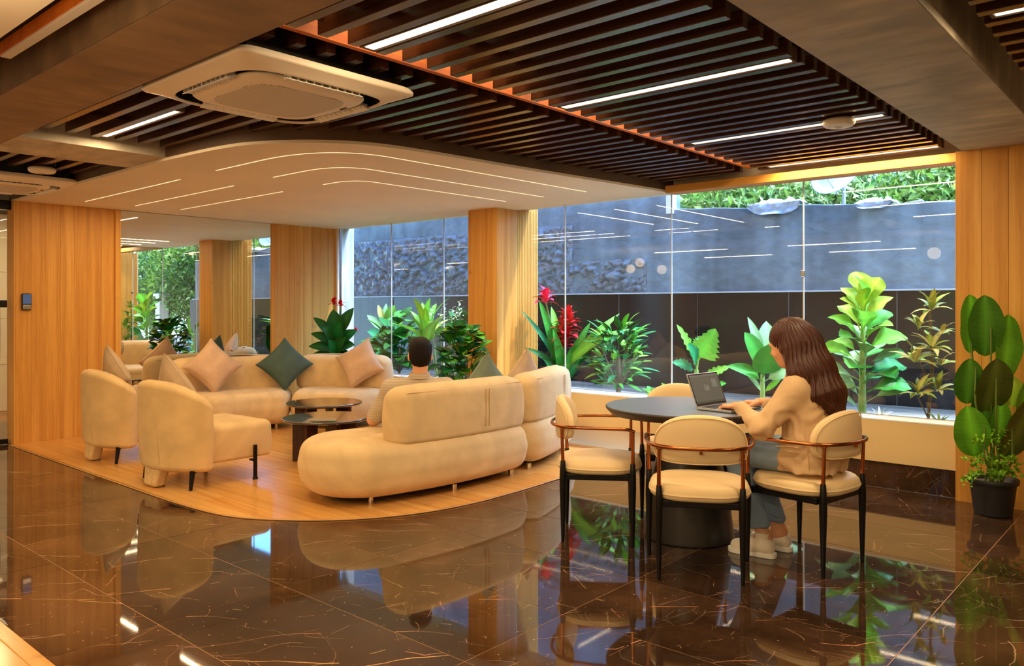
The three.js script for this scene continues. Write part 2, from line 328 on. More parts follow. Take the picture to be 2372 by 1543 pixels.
// ---- the walls behind the camera
const wallB = struct('wall_back'); part('plaster', spanBox(-12.1, 4.3, -0.1, 3.1, 5.2, 5.4), M.paint, wallB);
const wallR = struct('wall_right'); part('plaster', spanBox(4.2, 4.4, -0.1, 3.1, -6.6, 5.2), M.paint, wallR);
part('plaster', spanBox(0.6, 4.2, -0.1, 3.1, -6.5, -6.3), M.paint, wallR);

// ================================================================ CEILING
const ceiling = struct('ceiling');
part('slab', spanBox(-12.1, 4.4, 2.98, 3.15, -6.62, 5.4), M.ceilDark, ceiling);
part('beam', uvAlong(spanBox(-9.2, -1.27, 2.40, 2.98, -1.65, -1.27, 0.004), 0), M.taupeShaded, ceiling);
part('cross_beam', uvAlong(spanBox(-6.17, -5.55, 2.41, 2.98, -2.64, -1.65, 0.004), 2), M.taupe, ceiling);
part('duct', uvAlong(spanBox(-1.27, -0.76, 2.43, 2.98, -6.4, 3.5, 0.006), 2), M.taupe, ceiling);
part('plaster', uvAlong(spanBox(-12, -2.72, 2.40, 2.98, -1.0, 5.2, 0.004), 0), M.soffit, ceiling);
part('plaster', uvAlong(spanBox(-2.72, -1.27, 2.50, 2.98, -0.4, 5.2), 0), M.soffit, ceiling);
part('plaster', uvAlong(spanBox(-0.76, 4.2, 2.50, 2.98, -0.4, 5.2), 0), M.soffit, ceiling);
part('corridor_panel', spanBox(-11.8, -8.95, 2.55, 2.6, -4.2, -1.0), M.ceilDark, ceiling);
part('wooden_runner', uvAlong(rbox(0.03, 0.17, 4.5, 0.003, -2.85, 2.585, -4.0), 2), M.board, ceiling);

// curved dropped ceiling over the lounge
const soffit = struct('ceiling');
{
  const P = [[-5.6, -2.585], [-4.91, -2.63], [-4.65, -2.68], [-4.48, -2.76], [-4.29, -2.89], [-4.18, -3.0], [-4.07, -3.16], [-4.0, -3.35], [-3.95, -3.68], [-3.88, -4.5], [-3.77, -5.46], [-3.66, -6.42]];
  const pts = new THREE.CatmullRomCurve3(P.map(([x, z]) => V(x, 0, z)), false, 'centripetal').getPoints(60).map((p) => [p.x, p.z]);
  const outline = [[-8.95, -6.42], [-8.95, -2.6], [-6, -2.59], ...pts];
  part('curved_panel', prism(outline, HS, HS + 0.02), M.soffit, soffit);
  const inner = outline.slice(1).map(([x, z], i, a) => { const p = a[Math.max(i - 1, 0)], q = a[Math.min(i + 1, a.length - 1)], dx = q[0] - p[0], dz = q[1] - p[1], l = Math.hypot(dx, dz); return [x + dz / l * 0.03, z - dx / l * 0.03]; });
  part('fascia', prism([...outline.slice(1), ...inner.slice().reverse()], HS + 0.02, 2.66), M.taupeDark, soffit);
}
// ---- slats: one piece each, with black carriers and hangers above
const slatC = struct('slatted_ceiling');
const fasciaX = (z) => { const P = [[-5.55, -2.6], [-4.91, -2.63], [-4.65, -2.68], [-4.48, -2.76], [-4.29, -2.89], [-4.18, -3.0], [-4.07, -3.16], [-4.0, -3.35], [-3.95, -3.68], [-3.88, -4.5], [-3.77, -5.46], [-3.66, -6.42]]; if (z > -2.6) return -5.5; for (let i = 1; i < P.length; i++) if (z >= P[i][1]) return lerp(P[i - 1][0], P[i][0], (z - P[i - 1][1]) / (P[i][1] - P[i - 1][1])); return -3.66; };
function slat(x0, x1, z) {
  if (x1 - x0 < 0.06) return;
  const g = uvAlong(rbox(x1 - x0, 0.072, 0.05, 0.003, (x0 + x1) / 2, HSLAT + 0.036, z, 1), 0, rr(0, 1.2), rr(0, 2.4));
  part('slat', g, M.slat, slatC);
}
const LEDROWS = [-2.168, -3.536, -4.904, -6.12];
for (let k = -7; k <= 23; k++) {
  const z = -2.70 - 0.152 * k;
  slat(-2.75, -1.39, z);
  if (z < -1.68) { const inAC = z > -2.68 && z < -1.64; if (inAC) { slat(-5.5, -3.92, z); slat(-2.96, -2.91, z); slat(-3.02 + 0.0, -2.9, z); } else slat(fasciaX(z) + 0.02, -2.9, z); }
  if (z < -1.68 && z > -2.62) { slat(-7.14, -6.2, z); slat(-8.9, -8.2, z); }
  if (z > -4.4 && z < -2.2) slat(-0.66, 1.4, z);
}
slat(-5.6, -2.76, -1.12);
for (const [x, z0, z1] of [[-1.62, -6.3, -1.66], [-2.52, -6.3, -1.66], [-3.1, -6.3, -1.7], [-3.98, -3.4, -1.7], [-5.2, -2.6, -1.7], [-7.0, -2.6, -1.7], [0.2, -4.5, -2.1], [-2.93, -6.3, -1.66]])
  part('carrier', spanBox(x - 0.012, x + 0.012, HSLAT + 0.073, HSLAT + 0.11, z0, z1), M.black, slatC);
for (const x of [-1.5, -2.74, -2.9, -3.9]) for (let z = -1.9; z > -6.2; z -= 0.72) if (x > fasciaX(z) + 0.05) part('hanger', merge([spanBox(x - 0.008, x + 0.008, HSLAT + 0.06, 2.98, z - 0.008, z + 0.008), spanBox(x - 0.008, x + 0.008, HSLAT + 0.06, HSLAT + 0.14, z - 0.05, z + 0.008)]), M.black, slatC);
for (let i = 0; i < 7; i++) { const z = -2.2 - i * 0.62; part('cable', tube([[-1.36, 2.9, z], [-1.34, 2.72, z - 0.05], [-1.37, 2.6, z - 0.02], [-1.45, 2.58, z - 0.12]], 0.006, 16, 5), M.black, slatC); }
{ // services above the slats
  part('service_pipe', rod(V(-5, 2.86, -3.1), V(-1.3, 2.86, -3.1), 0.03, 10), M.ceilDark, slatC);
  part('service_pipe', rod(V(-4, 2.84, -4.4), V(-1.3, 2.84, -4.4), 0.045, 10), M.ceilDark, slatC);
  part('service_box', rbox(0.12, 0.1, 0.1, 0.006, -3.2, 2.75, -1.95), std({ color: S(96, 104, 30), roughness: 0.6 }), slatC);
}
// ================================================================ LAMPS AND CEILING DEVICES
function areaLight(parent, x, y, z, w, d, power, color = WARM) {
  const l = new THREE.RectAreaLight(color, power, w, d); l.position.set(x, y, z); l.rotation.x = -Math.PI / 2; l.castShadow = true; l.name = 'area_light'; parent.add(l); return l;
}
function linearLight(x0, x1, z, label, y = HSLAT) {
  const L = x1 - x0, t = thing('linear_light', label, 'ceiling light', [(x0 + x1) / 2, y, z], 0, 'linear lamps between the ceiling slats');
  part('housing', merge([box(L, 0.05, 0.084, 0, 0.042, 0), box(L, 0.02, 0.006, 0, 0.01, 0.039), box(L, 0.02, 0.006, 0, 0.01, -0.039)]), M.taupeDark, t);
  part('diffuser', rbox(L - 0.02, 0.016, 0.05, 0.004, 0, 0.009, 0), M.ledWhite, t);
  for (const s of [-1, 1]) part('end_cap', rbox(0.012, 0.06, 0.086, 0.003, s * L / 2, 0.03, 0), M.taupeDark, t);
  areaLight(t, 0, -0.003, 0, L - 0.04, 0.046, LED_POWER * 1.35);
  return t;
}
linearLight(-2.74, -1.40, LEDROWS[0], 'widest linear lamp in the slats, running out of the top of the picture');
linearLight(-2.73, -1.41, LEDROWS[1], 'long linear lamp in the slats, in front of the one crossed by the smoke detector');
linearLight(-2.66, -1.41, LEDROWS[2], 'linear lamp in the slats partly hidden by the white smoke detector');
linearLight(-2.64, -1.40, LEDROWS[3], 'linear lamp in the slats closest to the window and its wooden head beam');
linearLight(-5.46, -4.42, -2.13, 'short bright linear lamp left of the large ceiling air conditioner');
linearLight(-0.62, 0.9, -3.5, 'linear lamp cut by the right edge of the picture beyond the ceiling duct');
{ // the lamp that is switched off, top left
  const t = thing('linear_light', 'unlit linear lamp in the dark slot at the top left corner', 'ceiling light', [-3.35, 2.43, -1.12]);
  part('housing', box(1.15, 0.05, 0.05, 0, 0.03, 0), M.board, t); part('diffuser', rbox(1.1, 0.012, 0.04, 0.003, 0, 0.002, 0), M.plasticGrey, t);
}
// unseen fill lamps added behind the camera and two corridor lamps, flush in ceilings
for (const [x, z, y] of [[-7.2, 0.4, 2.4], [-4.6, 0.4, 2.4], [-4.6, 2.4, 2.4], [-7.2, 2.4, 2.4], [-10.4, -0.6, 2.56], [-10.4, -2.8, 2.56], [-2.0, 0.9, 2.5], [-2.0, 2.9, 2.5], [1.2, 0.9, 2.5], [1.2, 2.9, 2.5]]) {
  part('fill_and_corridor_lamp', rbox(1.5, 0.01, 0.09, 0.003, x, y - 0.004, z), M.ledWhite, ceiling);
  areaLight(scene, x, y - 0.014, z, 1.48, 0.08, LED_POWER * (x < -4 ? 0.95 : 1.7));
}
// concealed lamp that washes the wooden runner between the two bays of slats
part('light_strip', spanBox(-2.62, -2.60, 2.59, 2.63, -6.2, -1.8), M.ledWarm, slatC);
{ const l = areaLight(scene, -2.625, 2.61, -4.0, 4.3, 0.035, 9); l.rotation.set(0, 0, 0); l.lookAt(-2.9, 2.585, -4.0); }
// thin strip lamps let into the curved ceiling
function ribbon(pts, w, y0, y1) {
  const L = [], R = []; for (let i = 0; i < pts.length; i++) { const a = pts[Math.max(0, i - 1)], b = pts[Math.min(pts.length - 1, i + 1)], dx = b[0] - a[0], dz = b[1] - a[1], l = Math.hypot(dx, dz) || 1; L.push([pts[i][0] - dz / l * w / 2, pts[i][1] + dx / l * w / 2]); R.push([pts[i][0] + dz / l * w / 2, pts[i][1] - dx / l * w / 2]); }
  return prism([...L, ...R.reverse()], y0, y1);
}
function bend(x0, z0, xc, zc, x1, z1, r) {   // straight, quarter bend near the corner (xc, zc), straight
  const p = [[x0, z0]]; const c = new THREE.QuadraticBezierCurve(new THREE.Vector2(xc - r, z0), new THREE.Vector2(xc, zc), new THREE.Vector2(xc + 0.02, zc - r * 0.72));
  for (const q of c.getPoints(24)) p.push([q.x, q.y]); p.push([x1, z1]); return p;
}
function stripLight(pts, label, lights) {
  const t = thing('strip_light', label, 'ceiling light', [0, 0, 0], 0, 'thin strip lamps in the curved ceiling');
  part('diffuser', ribbon(pts, 0.010, HS - 0.003, HS + 0.001), M.ledWarm, t);
  part('channel', ribbon(pts, 0.020, HS - 0.001, HS + 0.0005), M.plastic, t);
  for (const [a, b] of lights) { const l = areaLight(t, (a[0] + b[0]) / 2, HS - 0.006, (a[1] + b[1]) / 2, Math.hypot(b[0] - a[0], b[1] - a[1]), 0.009, STRIP_POWER * 1.5); l.rotation.order = 'YXZ'; l.rotation.y = -Math.atan2(b[1] - a[1], b[0] - a[0]); }
  return t;
}
stripLight([[-8.29, -3.07], [-6.28, -3.05]], 'straight strip lamp nearest the front edge of the curved ceiling', [[[-8.29, -3.07], [-6.28, -3.05]]]);
stripLight([[-8.26, -3.54], [-6.26, -3.51]], 'middle of the three straight strip lamps in the curved ceiling', [[[-8.26, -3.54], [-6.26, -3.51]]]);
stripLight([[-8.22, -4.0], [-6.25, -3.98]], 'straight strip lamp nearest the mirror and the sofas', [[[-8.22, -4.0], [-6.25, -3.98]]]);
stripLight(bend(-5.66, -3.03, -4.27, -3.03, -4.2, -5.79, 0.75), 'outermost and longest of the three bent strip lamps', [[[-5.66, -3.03], [-4.9, -3.03]], [[-4.24, -3.7], [-4.2, -5.79]]]);
stripLight(bend(-5.61, -3.49, -4.76, -3.49, -4.7, -5.8, 0.42), 'middle one of the three bent strip lamps', [[[-5.61, -3.49], [-5.1, -3.49]], [[-4.74, -3.9], [-4.7, -5.8]]]);
stripLight(bend(-5.63, -3.98, -5.22, -3.98, -5.18, -5.8, 0.26), 'innermost and shortest of the three bent strip lamps', [[[-5.2, -4.2], [-5.18, -5.8]]]);

// ---- ceiling cassette air conditioner
function rsq(w, r, s = new THREE.Shape()) { const a = w / 2; s.moveTo(-a + r, -a); s.lineTo(a - r, -a); s.quadraticCurveTo(a, -a, a, -a + r); s.lineTo(a, a - r); s.quadraticCurveTo(a, a, a - r, a); s.lineTo(-a + r, a); s.quadraticCurveTo(-a, a, -a, a - r); s.lineTo(-a, -a + r); s.quadraticCurveTo(-a, -a, -a + r, -a); return s; }
const grilleTex = dataTex(64, 64, (u, v) => { const d = Math.hypot(u - 0.5, (v % 0.5) * 2 - 0.5 + 0) < 0.36 ? 0.62 : 1; return [236 * d, 224 * d, 206 * d]; }, { repeat: [70, 70] });
M.grille = std({ map: grilleTex, roughness: 0.6 });
function airConditioner(x, z, label) {
  const t = thing('air_conditioner', label, 'air conditioner', [x, 2.40, z]);
  const down = (g, y) => g.rotateX(Math.PI / 2).translate(0, y, 0);      // shape plane faces the floor
  const se = (r, n, a) => { const c = Math.cos(a), q = Math.sin(a), k = r * Math.pow(Math.pow(Math.abs(c), n) + Math.pow(Math.abs(q), n), -1 / n); return [c * k, q * k]; };
  const loft = (rows, closed) => { const N = 128, p = [], idx = []; for (const [r, n, y] of rows) for (let i = 0; i < N; i++) { const [x2, z2] = se(r, n, (i + 0.5) / N * 2 * Math.PI); p.push(x2, y, z2); } for (let k = 0; k + 1 < rows.length; k++) for (let i = 0; i < N; i++) { const a = k * N + i, b = k * N + (i + 1) % N; idx.push(a, b, a + N, b, b + N, a + N); } if (closed) { const c = p.length / 3; p.push(0, rows[rows.length - 1][2], 0); const o = (rows.length - 1) * N; for (let i = 0; i < N; i++) idx.push(o + i, o + (i + 1) % N, c); } let g = new THREE.BufferGeometry(); g.setAttribute('position', new THREE.Float32BufferAttribute(p, 3)); g.setAttribute('uv', new THREE.Float32BufferAttribute(p.filter((_, i) => i % 3 !== 1), 2)); g.setIndex(idx); g.computeVertexNormals(); return g; };
  part('frame', loft([[0.470, 16, 0.03], [0.475, 44, 0.012], [0.474, 44, 0.002], [0.468, 34, -0.003], [0.44, 10, -0.014], [0.415, 6, -0.030], [0.405, 5, -0.036], [0.400, 5, -0.032], [0.399, 5, -0.024]]), M.plastic, t);
  part('dark_slot_wall', loft([[0.3995, 5, -0.026], [0.398, 5, 0.05]]), M.black, t); part('dark_slot_wall', loft([[0.330, 5, 0.05], [0.3325, 5, -0.014]]), M.black, t);  // walls of the gap coloured black so the recess looks dark
  part('duct_box', box(0.84, 0.16, 0.84, 0, 0.125, 0), M.black, t);
  const core = part('intake_panel', loft([[0.328, 5, -0.012], [0.335, 5, -0.014], [0.334, 5, -0.024], [0.326, 4.6, -0.034], [0.306, 4.4, -0.041], [0.27, 4.2, -0.044], [0.262, 4.2, -0.0425]], true), M.plastic, t);
  part('intake_grille', loft([[0.258, 4.2, -0.042], [0.257, 4.2, -0.0455], [0.25, 4.2, -0.0465]], true), M.grille, core);
  part('badge', box(0.05, 0.003, 0.012, 0.13, -0.0445, -0.286), M.black, core);
  for (let k = 0; k < 4; k++) {
    const L = 0.42, g = []; const vane = new THREE.CylinderGeometry(0.05, 0.05, L, 12, 1, true, 0.4, 1.5).rotateZ(Math.PI / 2); g.push(vane.translate(0, 0.035, 0));
    for (let i = 0; i < 10; i++) g.push(rbox(0.006, 0.03, 0.05, 0.002, -L / 2 + 0.02 + i * (L - 0.04) / 9, 0.004, 0));
    g.push(rbox(L, 0.005, 0.046, 0.002, 0, 0, 0).rotateX(0.35).translate(0, -0.006, 0));
    const m = part('louvre', merge(g), M.white, t); m.rotation.y = k * Math.PI / 2; m.position.set(Math.sin(k * Math.PI / 2) * 0.366, -0.03, Math.cos(k * Math.PI / 2) * 0.366);
  }
  const s = part('sticker', new THREE.CylinderGeometry(0.018, 0.018, 0.002, 16).translate(0.425, -0.007, -0.425), std({ color: S(70, 110, 90), roughness: 0.5 }), t);
  return t;
}
airConditioner(-3.42, -2.16, 'large square ceiling air conditioner hanging above the armchairs, beside the slats');
airConditioner(-7.66, -2.15, 'square ceiling air conditioner at the left edge above the wood wall');
function detector(x, y, z, r, label, turn = 0) {
  const t = thing('smoke_detector', label, 'smoke detector', [x, y, z], turn);
  part('body', lathe([[0, -0.028], [r * 0.3, -0.029], [r * 0.85, -0.024], [r * 0.97, -0.012], [r, 0], [r * 0.96, 0.012], [r * 0.8, 0.02], [0, 0.022]], 32), M.plastic, t);
  part('sensor', lathe([[0, -0.034], [r * 0.22, -0.034], [r * 0.28, -0.026], [0, -0.02]], 20), M.plasticGrey, t);
  part('wire', tube([[0.02, 0.02, 0], [-0.06, 0.05, 0.03], [-0.14, 0.02, 0.05], [-0.22, 0.03, 0.02], [-0.26, 0.06, -0.02]], 0.003, 30, 5), M.black, t);
}
detector(-1.635, 2.445, -4.80, 0.092, 'round white smoke detector in front of a linear lamp');
detector(-6.98, 2.445, -2.26, 0.10, 'round white smoke detector at the left, above the far air conditioner', Math.PI);

// ---- door intercom on the left wall
{
  const t = thing('intercom', 'small black and chrome intercom panel on the left wood wall', 'intercom', [XL, 1.40, -2.69], 0);
  part('body', rbox(0.03, 0.165, 0.086, 0.01, 0.015, 0, 0), M.black, t);
  part('screen', rbox(0.004, 0.095, 0.072, 0.0015, 0.031, 0.028, 0), phys({ color: S(46, 58, 84), roughness: 0.08, clearcoat: 1, emissive: new THREE.Color(0.10, 0.16, 0.30), emissiveIntensity: 0.2 }), t);
  part('card_reader', rbox(0.006, 0.042, 0.074, 0.003, 0.031, -0.052, 0), M.chrome, t);
}

// globe pendants of the room behind the camera; the photograph shows them as reflections in the window panes
function pendant(x, y, z, label) {
  const t = thing('pendant_lamp', label, 'pendant lamp', [x, y, z]);
  part('globe', new THREE.SphereGeometry(0.085, 28, 20), glow(new THREE.Color(1.0, 0.72, 0.42), 1.6), t);
  part('cap', cyl(0.03, 0.02, 0.04, 0, 0.08, 0, 16), M.copper, t); part('cord', rod(V(0, 0.11, 0), V(0, 2.4 - y, 0), 0.004, 6), M.black, t);
  const l = new THREE.PointLight(WARM, 0.22); l.position.set(0, 0, 0); l.shadow.radius = 4; l.castShadow = true; l.name = 'globe_light'; t.add(l);
}
pendant(-7.75, 2.16, -0.45, 'globe lamp reflected highest among the small orange discs in the right window');
pendant(-7.35, 2.02, -0.35, 'globe lamp reflected as the lowest small orange disc in the right window');
pendant(-8.3, 2.08, 0.1, 'globe lamp reflected leftmost of the small orange discs in the right window');
pendant(-2.85, 2.1, -0.62, 'globe lamp reflected as an orange disc beside the right wood pillar');
// ================================================================ OUTSIDE: BED, BOUNDARY WALL, TREES
const gravelTex = dataTex(512, 512, (u, v) => { const n = fbm(u * 60, v * 60, 3, 60, 60), k = 60 + 90 * n; return [k * 1.05, k * 0.98, k * 0.86]; }, { repeat: [1, 1] });
M.plasticDark = std({ color: S(104, 104, 106), roughness: 0.5 });
M.soil = std({ map: gravelTex, bumpMap: gravelTex, bumpScale: 0.01, roughness: 0.95 });
M.paleStone = std({ map: brush, color: S(236, 232, 224), roughness: 0.7 });
const wallTex = dataTex(1024, 512, (u, v) => { const a = fbm(u * 6, v * 5, 5, 6, 5), s = fbm(u * 40, v * 2, 3, 40, 2), d = fbm(u * 70, v * 50, 2, 70, 50); const k = 150 + 70 * (a - 0.5) + 50 * (s - 0.5) + 26 * (d - 0.5); return [k * 0.99, k * 0.995, k * 1.0]; }, { repeat: [1 / 6, 1 / 3] });
const wallBump = dataTex(512, 512, (u, v) => { const n = 255 * fbm(u * 14, v * 18, 5, 14, 18); return [n, n, n]; }, { srgb: false, repeat: [1 / 2, 1 / 2] });
M.render = std({ map: wallTex, bumpMap: wallBump, bumpScale: 0.02, color: S(208, 228, 240), roughness: 0.7 });
M.blackPanel = phys({ color: S(33, 30, 31), roughness: 0.2, bumpMap: wallBump, bumpScale: 0.002, specularIntensity: 0.7 });
M.relief = std({ color: S(132, 136, 141), roughness: 0.4 });
const bed = struct('planting_bed');
part('soil', spanBox(-13, 8, -0.2, 0.40, -14, -6.45), M.soil, bed);
for (const [x0, x1, z0, z1] of [[-5.1, -4.0, -6.95, -6.5], [-3.9, -3.0, -6.8, -6.5], [-2.15, -1.35, -6.95, -6.5], [-2.95, -2.3, -6.72, -6.5], [-8.6, -7.9, -6.8, -6.5], [-7.7, -6.4, -6.75, -6.5]]) part('paving_stone', rbox(x1 - x0, 0.05, z1 - z0, 0.012, (x0 + x1) / 2, 0.415, (z0 + z1) / 2), M.paleStone, bed);

const bwall = struct('boundary_wall');
{
  const poly = [[-13, 0.2], [-13, 3.3], [-4.76, 3.3], [-4.74, 2.48]]; for (let i = 1; i <= 24; i++) { const x = -4.74 + 3.44 * i / 24; poly.push([x, 2.485 - 0.055 * (x + 4.74) + 0.02 * (vnoise(i * 0.9, 3) - 0.5)]); } poly.push([-1.3, 0.2]);
  const s = new THREE.Shape(poly.map(([x, y]) => new THREE.Vector2(x, y)));
  part('rendered_wall', new THREE.ExtrudeGeometry(s, { depth: 0.22, bevelEnabled: true, bevelSize: 0.012, bevelThickness: 0.012, bevelSegments: 2 }).translate(0, 0, -8.43), M.render, bwall);
  for (let i = 0; i < 11; i++) part('cladding_panel', rbox(1.05, 1.16, 0.05, 0.004, -12.3 + i * 1.06, 0.925, -8.17 + 0.004 * (i % 3), 1), M.blackPanel, bwall);
  for (let i = 0; i < 10; i++) part('panel_joint', spanBox(-11.774 + i * 1.06, -11.766 + i * 1.06, 0.35, 1.5, -8.16, -8.1465), M.plasticDark, bwall);
  part('ledge', rbox(11.7, 0.016, 0.09, 0.005, -7.15, 1.512, -8.165), M.silicone, bwall);
  part('end_post', rbox(0.075, 0.36, 0.12, 0.006, -4.715, 2.62, -8.2), M.white, bwall);
  const relief = (x0, x1, y0, y1, cell, sd) => {
    const nx = Math.round((x1 - x0) * 50), ny = Math.round((y1 - y0) * 60), g = new THREE.PlaneGeometry(x1 - x0, y1 - y0, nx, ny), p = g.attributes.position;
    const h2 = (a, b) => { const s = Math.sin(a * 127.1 + b * 311.7 + sd) * 43758.5453; return s - Math.floor(s); };
    for (let i = 0; i < p.count; i++) {
      const x = p.getX(i), y = p.getY(i), X = x / cell + 0.6 * fbm(x * 3 + 9, y * 3, 2), Y = y / cell * 1.35 + 0.6 * fbm(x * 3, y * 3 + 5, 2); let f1 = 9, f2 = 9, id = 0;
      for (let a = -1; a <= 1; a++) for (let b = -1; b <= 1; b++) { const ci = Math.floor(X) + a, cj = Math.floor(Y) + b, d = Math.hypot(ci + h2(ci, cj) - X, cj + h2(cj + 7, ci) - Y); if (d < f1) { f2 = f1; f1 = d; id = h2(ci + 3, cj + 1); } else if (d < f2) f2 = d; }
      const crease = Math.abs(fbm(x * 7 + sd, y * 6, 3) - 0.5) * 0.20 + 0.06 * Math.pow(1 - Math.abs(2 * fbm(x * 14 + y * 5, y * 12 - x * 4, 2) - 1), 6), edge = sstep(f2 - f1, 0, 0.28);
      const rim = Math.min(1, Math.min((x1 - x0) / 2 - Math.abs(x), (y1 - y0) / 2 - Math.abs(y)) / 0.06 + 0.15);
      p.setZ(i, (0.02 + 0.055 * edge * (0.3 + 0.8 * id) - crease + 0.035 * fbm(x * 15, y * 12, 2)) * Math.max(0, rim));
      if (Math.abs(y - (y1 - y0) / 2) < 1e-4) p.setY(i, y + 0.05 * (fbm(x * 4, 2, 3) - 0.5));
    }
    g.computeVertexNormals(); part('relief_panel', g.translate((x0 + x1) / 2, (y0 + y1) / 2, -8.195), M.relief, bwall);
  };
  relief(-11.6, -6.15, 1.52, 2.42, 0.19, 1.3); relief(-6.2, -5.05, 1.52, 1.93, 0.14, 4.4);
}
// things lying on the wall
function tarp(x0, x1, y, label, amp) {
  const g = new THREE.PlaneGeometry(x1 - x0, 0.62, 46, 22), p = g.attributes.position;
  for (let i = 0; i < p.count; i++) {
    const x = p.getX(i), t = p.getY(i) / 0.62 + 0.5, e = 1 - Math.pow(Math.abs(x) / ((x1 - x0) / 2), 4), f = fbm(x * 7 + 3, t * 5, 3), fold = 0.09 * (Math.abs(fbm(x * 9 + 1, t * 3, 3) - 0.5) * 3 - 0.3) * (1 - t);
    const hang = t < 0.42 ? 1 : 0, drop = (0.42 - t) * amp * (0.35 + e * (0.5 + 0.9 * fbm(x * 3, 9, 2)));
    p.setXYZ(i, x, hang ? 0.025 - drop : 0.015 + 0.10 * Math.abs(f - 0.5) * 2.4 * e, hang ? 0.045 + fold * 0.6 + 0.04 * f : 0.04 - (t - 0.42) * 0.5);
  }
  g.computeVertexNormals();
  return solo('tarpaulin', g.translate((x0 + x1) / 2, y, -8.2), std({ color: S(176, 182, 190), roughness: 0.45, side: THREE.DoubleSide }), label, 'tarpaulin');
}
tarp(-3.74, -3.16, 2.435, 'crumpled pale plastic tarpaulin hanging over the wall top left of the glass joint', 0.24);
tarp(-2.62, -2.28, 2.36, 'small crumpled white plastic sheet on the wall top near the right wood pillar', 0.14);
{ const t = thing('satellite_dish', 'pale satellite dish on a thin pole behind the boundary wall', 'satellite dish', [-3.05, 2.3, -9.0], rad(-16));
  const d = part('dish', lathe([[0, 0.0], [0.12, 0.012], [0.22, 0.04], [0.30, 0.08], [0.305, 0.086], [0.29, 0.084], [0.2, 0.045], [0, 0.012]], 40), std({ color: S(188, 204, 224), roughness: 0.4 }), t); d.rotation.x = rad(62); d.position.set(0, 0.52, 0);
  part('pole', rod(V(0, -1.95, -0.1), V(0, 0.5, -0.06), 0.02, 10), M.silicone, t); part('arm', rod(V(0, 0.3, 0.05), V(0, 0.62, 0.42), 0.01, 8), M.silicone, t); part('receiver', rbox(0.05, 0.06, 0.1, 0.01, 0, 0.63, 0.44), M.plasticGrey, t); }
for (const [x, w, c, l] of [[-2.83, 0.1, S(176, 120, 86), 'reddish brick lying on the wall top between the two plastic sheets'], [-2.12, 0.17, S(168, 152, 132), 'brown lump of broken masonry on the wall top above the small sheet']]) { const g = rbox(w, 0.11, 0.12, 0.02, 0, 0, 0, 3), p = g.attributes.position; for (let i = 0; i < p.count; i++) p.setXYZ(i, p.getX(i) + 0.02 * (vnoise(p.getY(i) * 40 + 9, p.getZ(i) * 40) - 0.5), p.getY(i) + 0.03 * (vnoise(p.getX(i) * 30 + 3, p.getZ(i) * 30) - 0.5), p.getZ(i)); const m = solo('rubble', g, std({ color: c, roughness: 0.9 }), l, 'rubble'); m.position.set(x, 2.41 - 0.055 * (x + 4.0) * 0.9, -8.33); m.rotation.set(0, 0.4, 0.12); }

// ---- leaves
const PROF = {
  oval: (u) => Math.pow(Math.sin(Math.PI * Math.pow(u, 0.85)), 0.75), lance: (u) => 1.75 * Math.pow(u, 0.55) * Math.pow(1 - u, 0.8), paddle: (u) => Math.pow(Math.sin(Math.PI * Math.pow(u, 1.0)), 0.5),
  heart: (u) => Math.min(1, Math.pow(u * 5, 0.6)) * Math.pow(1 - u, 0.62) * 1.15, obov: (u) => Math.pow(Math.sin(Math.PI * Math.pow(u, 1.35)), 0.8), strap: (u) => Math.min(1, u * 4 + 0.45) * Math.pow(1 - u, 0.5),
};
// a blade from b to t, its upper side towards n
function blade(b, t, w, n, { curve = 0.08, fold = 0.25, shape = 'oval', seg = 9, wave = 0.0, pet = 0, rib = 1.35, split = 0 } = {}) {
  const a = t.clone().sub(b), L = a.length(), s = a.clone().cross(n).normalize(), nn = s.clone().cross(a).normalize(), pos = [], col = [], uv = [], idx = [], C = 5, ph = rr(0, 6);
  const P = (u) => b.clone().addScaledVector(a, u).addScaledVector(nn, curve * L * 4 * u * (1 - u));
  for (let i = 0; i <= seg; i++) {
    const u = i / seg, uu = pet + (1 - pet) * u, c = P(uu); let h = w / 2 * PROF[shape](clamp(u, 0.001, 0.999)); if (split && i % 2 && i > 1 && i < seg - 1) h *= 1 - split;
    for (let j = 0; j < C; j++) { const q = (j - 2) / 2, o = c.clone().addScaledVector(s, h * q).addScaledVector(nn, fold * h * Math.abs(q) * 1.0 + wave * h * Math.sin(u * 14 + ph + q * 2) * Math.abs(q)); pos.push(o.x, o.y, o.z); uv.push(u, q); const k = j === 2 ? rib : (j % 2 ? 0.98 : 0.9) * (0.94 + 0.12 * ((i + j) % 2)); col.push(k, k, k); }
  }
  for (let i = 0; i < seg; i++) for (let j = 0; j < C - 1; j++) { const p = i * C + j; idx.push(p, p + 1, p + C, p + 1, p + C + 1, p + C); }
  let g = new THREE.BufferGeometry(); g.setAttribute('position', new THREE.Float32BufferAttribute(pos, 3)); g.setAttribute('uv', new THREE.Float32BufferAttribute(uv, 2)); g.setAttribute('color', new THREE.Float32BufferAttribute(col, 3)); g.setIndex(idx); g.computeVertexNormals();
  if (pet > 0.001) {
    const pp = []; for (let i = 0; i <= 5; i++) pp.push(P(pet * 1.02 * i / 5)); const tg = new THREE.TubeGeometry(new THREE.CatmullRomCurve3(pp), 5, Math.max(0.0025, w * 0.03), 5);
    tg.setAttribute('color', new THREE.Float32BufferAttribute(new Array(tg.attributes.position.count * 3).fill(1.15), 3)); g = merge([g, tg]);
  }
  return g;
}
const leafM = (r, g, b, o = {}) => phys({ color: S(r, g, b), vertexColors: true, roughness: 0.55, side: THREE.DoubleSide, specularIntensity: 0.28, ...o });
const thinM = (r, g, b, t = 0.3) => leafM(r, g, b, { transmission: t, thickness: 0, roughness: 0.9 });
